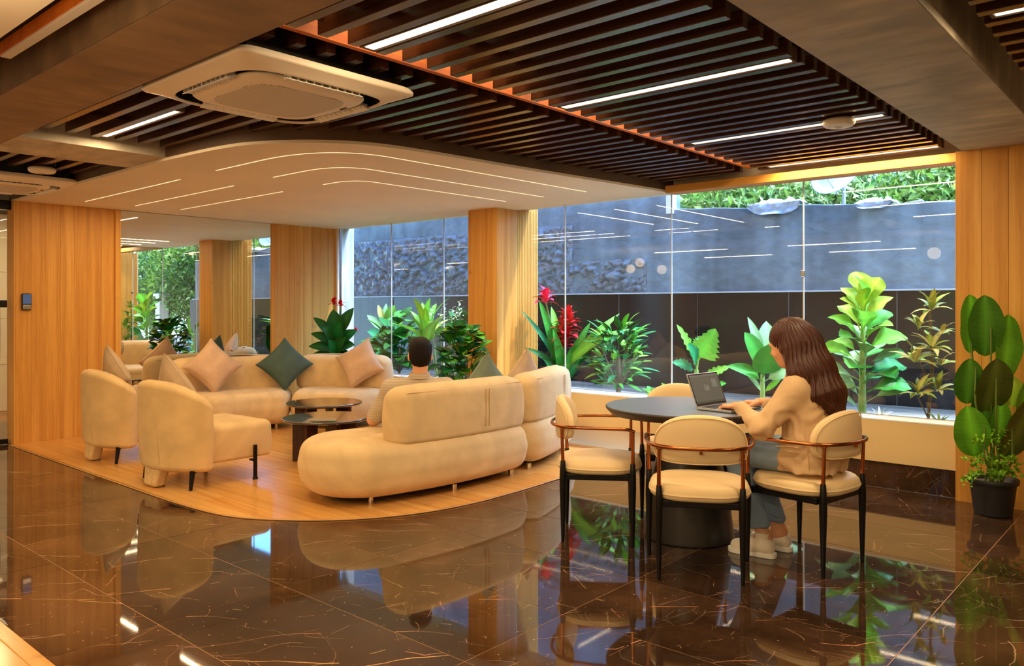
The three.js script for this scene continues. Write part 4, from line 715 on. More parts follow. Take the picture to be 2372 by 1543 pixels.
// ---- curved sofas: modules along an arc
const arcNear = { c: [-7.4, -4.25], R: 2.925, f: (R, th) => [-7.4 + R * Math.cos(th), -4.25 - R * Math.sin(th)] };
const arcFar = { c: [-6.7, -4.25], R: 1.47, f: (R, th) => [-6.7 - R * Math.cos(th), -4.25 - R * Math.sin(th)] };
function sofaModule(arc, a0, a1, b0, b1, D, rn, rf, hBack, label, feet, flip) {
  const R = arc.R, mid = rad((a0 + a1) / 2), m0 = arc.f(R, mid), t = thing('sofa', label, 'sofa', [m0[0], 0, m0[1]]), pos = [m0[0], 0, m0[1]];
  const mapAt = (md) => (s, w) => arc.f(R + w, md + s / R);
  part('seat', softSlab({ L: rad(a1 - a0) * R, D, rn, rf, y0: 0.062, y1: 0.42, eb: 0.13, et: 0.12, crown: 0.012, bulge: 0.012, map: mapAt(mid), pos }), M.sofa, t);
  const bm = rad((b0 + b1) / 2), Rb = R + D / 2 - 0.175, LB = rad(b1 - b0) * Rb;
  const mapB = (s, w) => arc.f(Rb + w, bm + s / Rb);
  part('backrest', softSlab({ L: LB, D: 0.27, rn: 0.132, rf: 0.132, y0: 0.395, y1: hBack, eb: 0.05, et: 0.1, top: (s) => hBack - 0.035 * Math.pow(Math.abs(s) / (LB / 2), 6), crown: 0.008, bulge: 0.012, map: mapB, pos }), M.sofa, t);
  const seam = (f, n = 40) => { const pts = []; for (let i = 0; i <= n; i++) pts.push(f(i / n)); return new THREE.TubeGeometry(new THREE.CatmullRomCurve3(pts), n * 2, 0.0032, 5); };
  const P = (s, w, y) => { const [x, z] = mapB(s, w); return V(x - pos[0], y, z - pos[2]); };
  part('piping', merge([seam((u) => P(lerp(-LB / 2 + 0.1, LB / 2 - 0.1, u), 0.118, hBack - 0.046)), seam((u) => P(LB * 0.08, 0.146, lerp(0.46, hBack - 0.06, u))), seam((u) => P(LB * 0.08 + 0.035, 0.146, lerp(0.46, hBack - 0.06, u)))]), M.sofaSeam, t);
  part('base_plate', softSlab({ L: rad(a1 - a0) * R - 0.3, D: D - 0.3, rn: Math.max(rn - 0.15, 0.03), rf: Math.max(rf - 0.15, 0.03), y0: 0.045, y1: 0.075, eb: 0.004, et: 0.004, crown: 0, map: mapAt(mid), pos }), M.black, t);
  for (const [th, w] of feet) { const [x, z] = arc.f(R + w, rad(th)); part('foot', cyl(0.02, 0.022, 0.05, x - pos[0], 0.009, z - pos[2], 16), M.chrome, t); }
  return t;
}
sofaModule(arcNear, -22.3, 10.9, -13.0, 10.7, 0.95, 0.43, 0.16, 0.80, 'large cream sofa module with open rounded end, the man leaning on its backrest', [[-15, 0.3], [-3.5, 0.36], [8, 0.36], [-13, -0.33], [0, -0.36], [8, -0.36]]);
sofaModule(arcNear, 11.7, 33.4, 12.0, 33.0, 0.95, 0.16, 0.16, 0.80, 'second cream sofa module behind the left dining chair, next to the window wall', [[13, 0.36], [30, 0.36], [13, -0.36], [30, -0.36]]);
sofaModule(arcFar, -12, 36.4, -9, 36, 0.90, 0.3, 0.13, 0.79, 'curved beige sofa module in front of the mirror holding a pink cushion', [[-4, 0.3], [30, 0.3], [-2, -0.32], [30, -0.32]]);
sofaModule(arcFar, 38, 77, 38.4, 76.6, 0.90, 0.13, 0.13, 0.79, 'curved beige sofa module against the panelled corner, behind the coffee tables', [[44, 0.3], [71, 0.3], [44, -0.32], [71, -0.32]]);

// ---- armchairs
function armchair(label, pos, turn) {
  const t = thing('armchair', label, 'armchair', pos, turn, 'upholstered armchairs with black legs');
  const R = 0.45, arc = (s, w) => [(R + w) * Math.sin(s / R), -0.10 + (R + w) * Math.cos(s / R)];
  part('backrest', softSlab({ L: 0.95, D: 0.15, rn: 0.06, rf: 0.06, y0: 0.135, y1: 0.80, eb: 0.055, et: 0.055, crown: 0.003, bulge: 0.006, map: arc, top: (s) => 0.80 - 0.17 * Math.pow(Math.abs(s) / 0.475, 2.6), lean: 0.03 }), M.armchair, t);
  part('seat', softSlab({ L: 0.70, D: 0.64, rn: 0.075, rf: 0.075, y0: 0.175, y1: 0.455, eb: 0.03, et: 0.06, crown: 0.018, bulge: 0.006, map: (s, w) => [s, w - 0.115] }), M.armchair, t);
  { const P = (s, y) => { const [x, z] = arc(s, 0.079 + 0.03 * (y - 0.135)); return V(x, y, z); }; part('piping', merge([-0.1, 0.13].map((s0) => new THREE.TubeGeometry(new THREE.CatmullRomCurve3([0, 1, 2, 3, 4, 5].map((k) => P(s0 * (1 - 0.04 * k), 0.2 + 0.075 * k))), 24, 0.002, 5))), M.armchair, t); }
  const tail = rbox(0.19, 0.23, 0.1, 0.03, 0, 0.128, 0.335, 4), p = tail.attributes.position; for (let i = 0; i < p.count; i++) { const q = sstep(p.getY(i), 0.02, 0.24); p.setX(i, p.getX(i) * lerp(0.92, 1.5, q * q)); p.setZ(i, p.getZ(i) + 0.03 * (1 - q)); } tail.computeVertexNormals();
  part('back_flap', tail, M.armchair, t); part('flap_glide', rbox(0.13, 0.012, 0.07, 0.003, 0, 0.016, 0.355), M.black, t);
  for (const s of [-1, 1]) {
    part('leg', merge([rod(V(s * 0.345, 0.15, 0.255), V(s * 0.352, 0.009, 0.275), 0.021, 10, 0.012), rbox(0.16, 0.014, 0.035, 0.004, s * 0.28, 0.142, 0.235)]), M.blackMetal, t);
    part('leg', merge([rbox(0.02, 0.262, 0.026, 0.003, s * 0.365, 0.145, -0.25), rbox(0.07, 0.014, 0.026, 0.003, s * 0.335, 0.155, -0.25), cyl(0.022, 0.017, 0.02, s * 0.365, 0.009, -0.25, 14)]), M.blackMetal, t);
  }
  return t;
}
const arm1 = armchair('cream armchair nearer the camera, with the open wood floor on its right', [-5.92, 0, -3.04], rad(2));
copyOf(arm1, [-7.30, 0, -3.14], rad(-6), 'cream armchair farther left, close to the left wood wall', 'upholstered armchairs with black legs');

// ---- cushions
function cushionGeo(w = 0.45, T = 0.085) {
  const N = 22, p = [], uv = [], idx = [];
  for (const side of [1, -1]) for (let j = 0; j <= N; j++) for (let i = 0; i <= N; i++) {
    const u = i / N * 2 - 1, v = j / N * 2 - 1, x = u * (1 - 0.10 * (1 - v * v)), y = v * (1 - 0.10 * (1 - u * u)), h = T * Math.pow(Math.max(0, (1 - u * u) * (1 - v * v)), 0.42) * (1 + 0.12 * (fbm(u * 2 + 5, v * 2 + 3, 2) - 0.5));
    p.push(x * w / 2, y * w / 2, side * (h + 0.004)); uv.push(u * w / 2, v * w / 2);
  }
  const n = (N + 1) * (N + 1);
  for (let s = 0; s < 2; s++) for (let j = 0; j < N; j++) for (let i = 0; i < N; i++) { const a = s * n + j * (N + 1) + i, b = a + 1, c = a + N + 1, d = c + 1; s ? idx.push(a, c, b, b, c, d) : idx.push(a, b, c, b, d, c); }
  const ring = []; for (let i = 0; i < N; i++) ring.push(i); for (let j = 0; j < N; j++) ring.push(j * (N + 1) + N); for (let i = N; i > 0; i--) ring.push(N * (N + 1) + i); for (let j = N; j > 0; j--) ring.push(j * (N + 1));
  for (let k = 0; k < ring.length; k++) { const a = ring[k], b = ring[(k + 1) % ring.length]; idx.push(a, n + a, b, b, n + a, n + b); }
  const g = new THREE.BufferGeometry(); g.setAttribute('position', new THREE.Float32BufferAttribute(p, 3)); g.setAttribute('uv', new THREE.Float32BufferAttribute(uv, 2)); g.setIndex(idx); g.computeVertexNormals(); return g;
}
const cushG = cushionGeo(), cushEdge = (() => { const c = []; for (let k = 0; k < 4; k++) { const a = k * Math.PI / 2; for (let i = 0; i < 12; i++) { const u = i / 12 * 2 - 1, r = 0.225 * (1 - 0.10 * (1 - u * u)); c.push(V(r * Math.cos(a) - u * 0.225 * Math.sin(a), r * Math.sin(a) + u * 0.225 * Math.cos(a), 0)); } } return new THREE.TubeGeometry(new THREE.CatmullRomCurve3(c, true), 96, 0.0035, 5, true); })();
function cushion(label, m, pos, face, tilt, roll) {    // face: direction the cushion looks (degrees from +z towards +x), roll 45 stands it on a corner
  const t = thing('cushion', label, 'cushion', pos, rad(face)); t.rotation.order = 'YXZ'; t.rotation.x = rad(-tilt); t.rotation.z = rad(roll);
  part('cover', cushG, m, t); part('seam', cushEdge, m, t); return t;
}
cushion('pinkish beige cushion standing on its corner at the mirror end of the beige sofa', M.cushPink, [-8.14, 0.70, -4.32], 74, 18, 45);
cushion('dark green cushion standing on its corner where the two beige sofa modules meet', M.cushGreen, [-7.93, 0.69, -5.08], 58, 18, 45);
cushion('pinkish beige cushion tilted on the beige sofa module in the panelled corner', M.cushPink, [-7.30, 0.70, -5.66], 30, 18, 32);
cushion('taupe cushion leaning in the cream armchair nearer the camera', M.cushTaupe, [-5.95, 0.69, -2.86], 180, 16, 42);
cushion('taupe cushion leaning in the armchair close to the left wall', M.cushTaupe, [-7.30, 0.71, -2.97], 175, 16, 42);
cushion('sage green cushion peeking over the large cream sofa right of the man', suede(S(120, 134, 116)), [-4.36, 0.69, -4.62], -88, 14, 38);
cushion('taupe cushion peeking over the second cream sofa beside the fluted pillar', M.cushTaupe, [-4.45, 0.69, -5.2], -84, 14, 40);

// ---- coffee tables
function coffeeTable(label, x, z, h, r) {
  const t = thing('coffee_table', label, 'coffee table', [x, 0.009, z], 0.3);
  part('tabletop', lathe([[0, h - 0.028], [r - 0.03, h - 0.028], [r - 0.006, h - 0.02], [r, h - 0.012], [r - 0.002, h - 0.003], [r - 0.01, h], [0, h]], 64), M.glassTop, t);
  for (let k = 0; k < 7; k++) { const a = k * Math.PI * 2 / 7, g = uvAlong(rbox(0.035, h - 0.028, 0.15, 0.006, 0, (h - 0.028) / 2, 0), 1, rr(0, 1), rr(0, 2)); g.translate(0, 0, r * 0.56).rotateY(a); part('leg', g, M.darkWood, t); }
  return t;
}
coffeeTable('round dark coffee table farther from the camera, in front of the beige sofa', -6.63, -4.70, 0.39, 0.375);
coffeeTable('round dark coffee table nearer the camera, beside the sofa with the man', -5.81, -4.14, 0.375, 0.38);

// ---- dining table
const TX = -2.3, TZ = -4.2, TH = 0.765;
{ const t = thing('dining_table', 'round dark dining table on a black conical pedestal carrying the laptop', 'table', [TX, 0, TZ]), r = 0.487;
  part('tabletop', lathe([[0, TH - 0.046], [r - 0.05, TH - 0.004], [r - 0.008, TH - 0.003], [r - 0.006, TH], [0, TH]], 96), M.tableTopReflection, t);
  part('rim', lathe([[r - 0.06, TH - 0.003], [r - 0.06, TH - 0.046], [r - 0.03, TH - 0.046], [r - 0.004, TH - 0.018], [r, TH - 0.01], [r - 0.001, TH - 0.003], [r - 0.006, TH - 0.0005], [r - 0.012, TH - 0.001]], 96), M.tableEdge, t);
  part('pedestal', lathe([[0, 0], [0.262, 0], [0.265, 0.006], [0.262, 0.02], [0.225, 0.30], [0.18, 0.50], [0.155, 0.66], [0.16, TH - 0.046], [0, TH - 0.046]], 64), phys({ color: S(34, 31, 29), roughness: 0.34, anisotropy: 0 }), t); }

// ---- dining chairs
function padGeo(w, hu, hd, T, cy, z0, R) {      // curved pad with an arched top and a flat rounded bottom
  const NR = 9, NA = 44, p = [], uv = [], idx = [];
  const edge = (a) => { const c = Math.cos(a), s = Math.sin(a), H = s > 0 ? hu : hd, n = s > 0 ? 2.2 : 4.5, r = Math.pow(Math.pow(Math.abs(c) / (w / 2), n) + Math.pow(Math.abs(s) / H, n), -1 / n); return [c * r, s * r]; };
  for (const side of [1, -1]) for (let i = 0; i <= NR; i++) for (let j = 0; j < NA; j++) { const q = Math.sin(Math.PI / 2 * i / NR), [ex, ey] = edge(j / NA * 2 * Math.PI), x = ex * q, y = ey * q, th = T / 2 * Math.pow(1 - Math.pow(q, 5), 0.5) + 0.003, rr0 = R + side * th, a = x / R; p.push(rr0 * Math.sin(a), cy + y, z0 - R + rr0 * Math.cos(a)); uv.push(x, y); }
  const n = (NR + 1) * NA; for (let s = 0; s < 2; s++) for (let i = 0; i < NR; i++) for (let j = 0; j < NA; j++) { const a = s * n + i * NA + j, b = s * n + i * NA + (j + 1) % NA; s ? idx.push(a, b, a + NA, b, b + NA, a + NA) : idx.push(a, a + NA, b, b, a + NA, b + NA); }
  for (let j = 0; j < NA; j++) { const a = NR * NA + j, b = NR * NA + (j + 1) % NA; idx.push(a, n + a, b, b, n + a, n + b); }
  const g = new THREE.BufferGeometry(); g.setAttribute('position', new THREE.Float32BufferAttribute(p, 3)); g.setAttribute('uv', new THREE.Float32BufferAttribute(uv, 2)); g.setIndex(idx); g.computeVertexNormals(); return g;
}
M.rail = M.copper;
function diningChair(label, pos, turn) {
  const t = thing('dining_chair', label, 'chair', pos, turn, 'dining chairs round the dark table');
  part('seat', softSlab({ L: 0.50, D: 0.49, rn: 0.19, rf: 0.19, y0: 0.395, y1: 0.47, eb: 0.028, et: 0.045, crown: 0.014, bulge: 0.004, map: (s, w) => [s, w] }), M.leather, t);
  part('seat_frame', merge([rbox(0.40, 0.035, 0.03, 0.006, 0, 0.378, 0.19), rbox(0.46, 0.035, 0.03, 0.006, 0, 0.378, -0.18), rbox(0.03, 0.035, 0.36, 0.006, -0.2, 0.378, 0), rbox(0.03, 0.035, 0.36, 0.006, 0.2, 0.378, 0), rbox(0.4, 0.012, 0.36, 0.004, 0, 0.39, 0)]), M.blackMetal, t);
  const b = part('backrest', padGeo(0.485, 0.158, 0.085, 0.062, 0.665, 0.228, 0.34), M.leather, t);
  const pip = []; for (let j = 0; j < 44; j++) { const a = j / 44 * 2 * Math.PI, c = Math.cos(a), s = Math.sin(a), Hh = s > 0 ? 0.158 : 0.085, n = s > 0 ? 2.2 : 4.5, r = 0.92 * Math.pow(Math.pow(Math.abs(c) / 0.2425, n) + Math.pow(Math.abs(s) / Hh, n), -1 / n), x = c * r, R = 0.34 + 0.027; pip.push(V(R * Math.sin(x / 0.34), 0.665 + s * r, 0.228 - 0.34 + R * Math.cos(x / 0.34))); }
  part('piping', new THREE.TubeGeometry(new THREE.CatmullRomCurve3(pip, true), 110, 0.003, 5, true), M.leather, b);
  part('rail', tube([[0.262, 0.648, -0.20], [0.268, 0.66, -0.17], [0.272, 0.665, -0.05], [0.262, 0.665, 0.07], [0.225, 0.665, 0.19], [0.13, 0.665, 0.262], [0, 0.665, 0.282], [-0.13, 0.665, 0.262], [-0.225, 0.665, 0.19], [-0.262, 0.665, 0.07], [-0.272, 0.665, -0.05], [-0.268, 0.66, -0.17], [-0.262, 0.648, -0.20]], 0.0095, 90, 9), M.rail, t);
  part('screw', new THREE.CylinderGeometry(0.008, 0.008, 0.014, 12).rotateX(Math.PI / 2).translate(0, 0.645, 0.272), M.copper, t);
  for (const [x, z] of [[-0.2, 0.205], [0.2, 0.205], [-0.258, -0.19], [0.258, -0.19]]) {
    const topx = x * (z > 0 ? 1.0 : 1.02), topz = z > 0 ? 0.212 : -0.192;
    const lg = lathe([[0, 0], [0.009, 0], [0.010, 0.01], [0.0165, 0.24], [0.0195, 0.33], [0.0185, 0.40], [0.0135, 0.468], [0, 0.468]], 14).translate(x, 0, z);
    const l = part('leg', lg, M.blackMetal, t);
    part('sleeve', merge([rod(V(x, 0.466, z), V(topx, 0.655, topz), 0.0105, 12, 0.0085), rbox(0.03, 0.01, 0.018, 0.003, topx, 0.652, topz)]), M.copper, l);
  }
  return t;
}
const dc = diningChair('cream dining chair seen straight from behind, nearest the camera', [-1.96, 0, -3.69], rad(30));
const dcL = 'dining chairs round the dark table';
copyOf(dc, [-2.715, 0, -3.88], rad(-56), 'cream dining chair at the left side of the table, seen from the side', dcL);
copyOf(dc, [-1.60, 0, -4.2], rad(81), 'cream dining chair on which the woman with the laptop sits', dcL);
copyOf(dc, [-2.61, 0, -4.66], rad(-146), 'dining chair on the far side of the table, half hidden by laptop and tabletop', dcL);

// ---- laptop
{ const t = thing('laptop', 'open silver laptop with a dark grey screen on the round table', 'laptop', [-2.16, TH, -4.215], rad(-6));
  const screenTex = (() => { const c = document.createElement('canvas'); c.width = 512; c.height = 340; const x = c.getContext('2d'); x.fillStyle = '#4b4f4c'; x.fillRect(0, 0, 512, 340); x.fillStyle = '#555a57'; x.fillRect(0, 0, 512, 22); x.strokeStyle = '#8d928e'; x.lineWidth = 3; x.strokeRect(214, 128, 36, 34); x.strokeRect(262, 140, 30, 22); x.fillStyle = '#7c817d'; x.fillRect(214, 176, 82, 5); x.fillRect(226, 188, 58, 4); x.fillStyle = '#5e6461'; x.fillRect(366, 60, 90, 100); x.fillStyle = '#3c403d'; x.fillRect(0, 316, 512, 24); const k = new THREE.CanvasTexture(c); k.colorSpace = THREE.SRGBColorSpace; return k; })();
  const alu = std({ color: S(176, 178, 180), roughness: 0.35, metalness: 0.8 });
  part('base', rbox(0.225, 0.014, 0.32, 0.006, 0.118, 0.009, 0), alu, t);
  const keys = []; for (let r = 0; r < 5; r++) for (let k = 0; k < 13; k++) keys.push(box(0.0155, 0.003, 0.0185, 0.035 + r * 0.0185, 0.0165, -0.131 + k * 0.0218)); part('keyboard', merge(keys), M.black, t); part('trackpad', rbox(0.065, 0.001, 0.105, 0.0004, 0.18, 0.0165, 0), M.plasticGrey, t);
  const lid = new THREE.Group(); lid.name = 'lid'; lid.position.set(0.004, 0.014, 0); lid.rotation.z = rad(21); t.add(lid);
  part('cover', rbox(0.007, 0.195, 0.31, 0.003, 0, 0.098, 0), alu, lid);
  part('bezel', rbox(0.001, 0.187, 0.302, 0.0004, 0.0036, 0.098, 0), M.black, lid);
  part('screen', new THREE.PlaneGeometry(0.288, 0.17).rotateY(Math.PI / 2).translate(0.0046, 0.1, 0), phys({ map: screenTex, roughness: 0.25, emissive: new THREE.Color(1, 1, 1), emissiveMap: screenTex, emissiveIntensity: 0.25 }), lid);
}
// ================================================================ PEOPLE
const sminK = (a, b, k) => { const h = Math.max(k - Math.abs(a - b), 0) / k; return Math.min(a, b) - h * h * k * 0.25; };
function cap(a, b, ra, rb = ra, sz = 1) { const ax = a[0], ay = a[1], az = a[2], bx = b[0] - ax, by = b[1] - ay, bz = b[2] - az, L = bx * bx + by * by + bz * bz || 1e-9; return (x, y, z) => { const px = x - ax, py = y - ay, pz = z - az, h = clamp((px * bx + py * by + pz * bz) / L, 0, 1); return Math.hypot(px - bx * h, py - by * h, (pz - bz * h) * sz) - (ra + (rb - ra) * h); }; }
function ell(c, r, fr) { const m = Math.min(...r); return (x, y, z) => { let p = [x - c[0], y - c[1], z - c[2]]; if (fr) p = fr(p); const k = Math.hypot(p[0] / r[0], p[1] / r[1], p[2] / r[2]); return (k - 1) * m * (k < 1 ? 1 : 1); }; }
const union = (list, k = 0.03) => (x, y, z) => { let d = 9; for (const f of list) d = sminK(d, f(x, y, z), k); return d; };
function sdfGeo(f, lo, hi, cell) {
  const size = Math.max(hi[0] - lo[0], hi[1] - lo[1], hi[2] - lo[2]), n = Math.min(128, Math.ceil(size / cell) + 4), mc = new MarchingCubes(n, M.paint, false, false, 220000), F = mc.field;
  mc.isolation = 0; const ext = [hi[0] - lo[0], hi[1] - lo[1], hi[2] - lo[2]], half = n / 2;
  const X = (i, a) => lo[a] + ((i - half) / half * 0.5 + 0.5) * ext[a];
  let o = 0; for (let k = 0; k < n; k++) { const z = X(k, 2); for (let j = 0; j < n; j++) { const y = X(j, 1); for (let i = 0; i < n; i++) F[o++] = (i < 2 || j < 2 || k < 2 || i > n - 3 || j > n - 3 || k > n - 3) ? -0.05 : -f(X(i, 0), y, z); } }
  mc.update(); const c = mc.count, p = new Float32Array(c * 3), P = mc.positionArray;
  for (let i = 0; i < c; i++) for (let a = 0; a < 3; a++) p[i * 3 + a] = lo[a] + (P[i * 3 + a] * 0.5 + 0.5) * ext[a];
  let g = new THREE.BufferGeometry(); g.setAttribute('position', new THREE.BufferAttribute(p, 3)); g = mergeVertices(g, 1e-5);
  const q = g.attributes.position, N = new Float32Array(q.count * 3), uv = new Float32Array(q.count * 2), e = cell * 0.5;
  for (let i = 0; i < q.count; i++) { const x = q.getX(i), y = q.getY(i), z = q.getZ(i), nx = f(x + e, y, z) - f(x - e, y, z), ny = f(x, y + e, z) - f(x, y - e, z), nz = f(x, y, z + e) - f(x, y, z - e), l = Math.hypot(nx, ny, nz) || 1; N[i * 3] = nx / l; N[i * 3 + 1] = ny / l; N[i * 3 + 2] = nz / l; uv[2 * i] = x + z; uv[2 * i + 1] = y; }
  g.setAttribute('normal', new THREE.BufferAttribute(N, 3)); g.setAttribute('uv', new THREE.BufferAttribute(uv, 2));
  // orient the faces along the normals
  const idx = g.index.array, A = V(0, 0, 0), B = V(0, 0, 0), Cc = V(0, 0, 0); let s = 0; for (let i = 0; i < Math.min(idx.length, 3000); i += 3) { A.fromBufferAttribute(q, idx[i]); B.fromBufferAttribute(q, idx[i + 1]).sub(A); Cc.fromBufferAttribute(q, idx[i + 2]).sub(A); B.cross(Cc); s += B.x * N[idx[i] * 3] + B.y * N[idx[i] * 3 + 1] + B.z * N[idx[i] * 3 + 2]; }
  if (s < 0) for (let i = 0; i < idx.length; i += 3) { const t = idx[i]; idx[i] = idx[i + 1]; idx[i + 1] = t; }
  return g;
}
const frameOf = (f, u) => { const F = V(...f).normalize(), U = V(...u), R = U.clone().cross(F).normalize(); U.copy(F).cross(R).normalize(); return { F, U, R, w: (c, a) => [c[0] + R.x * a[0] + U.x * a[1] + F.x * a[2], c[1] + R.y * a[0] + U.y * a[1] + F.y * a[2], c[2] + R.z * a[0] + U.z * a[1] + F.z * a[2]], l: (p) => [p[0] * R.x + p[1] * R.y + p[2] * R.z, p[0] * U.x + p[1] * U.y + p[2] * U.z, p[0] * F.x + p[1] * F.y + p[2] * F.z] }; };
function headSDF(c, fr, s = 1) {       // c: middle of the head; local axes: x to its left, y up, z forward
  const W = (a) => fr.w(c, a.map((v) => v * s)), E = (a, r) => ell(W(a), r.map((v) => v * s), fr.l);
  const base = union([E([0, 0.028, -0.012], [0.076, 0.088, 0.096]), E([0, -0.02, 0.03], [0.062, 0.085, 0.064]), E([0, -0.085, 0.052], [0.034, 0.03, 0.034])], 0.045 * s);
  const feat = [E([0, -0.022, 0.104], [0.0125, 0.016, 0.017]), cap(W([0, 0.012, 0.092]), W([0, -0.018, 0.106]), 0.008 * s, 0.011 * s), E([0.034, -0.035, 0.066], [0.026, 0.026, 0.022]), E([-0.034, -0.035, 0.066], [0.026, 0.026, 0.022]), E([0, 0.022, 0.084], [0.05, 0.012, 0.012]), E([0, -0.056, 0.087], [0.021, 0.0075, 0.01]), E([0, -0.067, 0.085], [0.018, 0.0075, 0.01])];
  const ear = [1, -1].map((k) => E([k * 0.079, -0.008, -0.012], [0.012, 0.032, 0.02]));
  const sock = [1, -1].map((k) => E([k * 0.031, 0.004, 0.09], [0.018, 0.011, 0.012]));
  return (x, y, z) => { let d = base(x, y, z); for (const f of feat) d = sminK(d, f(x, y, z), 0.012 * s); for (const f of ear) d = sminK(d, f(x, y, z), 0.008 * s); for (const f of sock) d = Math.max(d, -f(x, y, z) - 0.002); return d; };
}
function handSDF(wrist, fwd, palmN, side, curl) {      // palmN: the way the back of the hand faces; side +1: thumb to the right of fwd seen from the back
  const fr = frameOf(fwd, palmN), W = (a) => fr.w(wrist, a), L = [];
  L.push(ell(W([0, 0, 0.045]), [0.037, 0.014, 0.05], fr.l), cap(W([0, 0, -0.03]), W([0, 0, 0.02]), 0.021, 0.022));
  const F = [[0.029, 0.080, 0.064, 0.0083], [0.010, 0.088, 0.072, 0.0086], [-0.010, 0.086, 0.067, 0.0084], [-0.028, 0.076, 0.052, 0.0076]];
  F.forEach(([x, z0, len, r], i) => { const c1 = curl * (0.8 + 0.12 * i), sp = x * 0.16, p0 = [x * 0.85, 0.002, z0 - 0.03], p1 = [x, 0.004, z0], p2 = [x + sp * 0.4, 0.004 - len * 0.45 * Math.sin(c1 * 0.6), z0 + len * 0.45 * Math.cos(c1 * 0.6)], p3 = [x + sp * 0.7, p2[1] - len * 0.3 * Math.sin(c1 * 1.3), p2[2] + len * 0.3 * Math.cos(c1 * 1.3)], p4 = [x + sp * 0.8, p3[1] - len * 0.25 * Math.sin(c1 * 1.8), p3[2] + len * 0.25 * Math.cos(c1 * 1.8)]; L.push(cap(W(p0), W(p1), r * 1.1, r * 1.08), cap(W(p1), W(p2), r * 1.05, r), cap(W(p2), W(p3), r, r * 0.92), cap(W(p3), W(p4), r * 0.92, r * 0.8)); });
  const t = [[0.026 * side, -0.006, 0.02], [0.05 * side, -0.014, 0.05], [0.058 * side, -0.02, 0.08], [0.056 * side, -0.026, 0.102]]; L.push(cap(W(t[0]), W(t[1]), 0.013, 0.0105), cap(W(t[1]), W(t[2]), 0.0102, 0.009), cap(W(t[2]), W(t[3]), 0.009, 0.0075));
  return union(L, 0.008);
}
const box3 = (c, r) => [[c[0] - r, c[1] - r, c[2] - r], [c[0] + r, c[1] + r, c[2] + r]];
const skinTex = dataTex(128, 128, (u, v) => { const k = 236 + 18 * fbm(u * 20, v * 20, 3, 20, 20); return [k, k * 0.985, k * 0.975]; }, { repeat: [6, 6] });
M.skin = phys({ color: S(232, 172, 132), map: skinTex, roughness: 0.5, specularIntensity: 0.45, sheen: 0.2, sheenColor: new THREE.Color(0.9, 0.5, 0.35), sheenRoughness: 0.5 });
M.blazer = suede(S(222, 186, 142), { sheen: 0.3 }); M.denim = std({ map: nap, color: S(140, 166, 196), bumpMap: weave, bumpScale: 0.0006, roughness: 0.9 });
M.sneaker = std({ color: S(232, 220, 200), roughness: 0.6 }); M.hairBrown = phys({ color: S(62, 27, 14), roughness: 0.38, specularIntensity: 0.7, sheen: 0.3, sheenColor: new THREE.Color(0.5, 0.25, 0.12) }); M.hairBlack = phys({ color: S(20, 13, 10), roughness: 0.62, specularIntensity: 0.35 });
const shirtTex = dataTex(64, 256, (u, v) => { const s = Math.sin(v * Math.PI * 2 * 20) > 0.55 ? 0.93 : 1; return [188 * s, 170 * s, 144 * s]; }, { repeat: [2, 2.4] });
M.shirt = std({ map: shirtTex, bumpMap: weave, bumpScale: 0.0004, roughness: 0.9 }); M.trousers = std({ map: nap, color: S(196, 178, 150), roughness: 0.9 });
const wrinkle = (x, y, z, a = 0.004) => a * (fbm(x * 14 + z * 9, y * 11 + z * 6, 2) - 0.5) * 2;

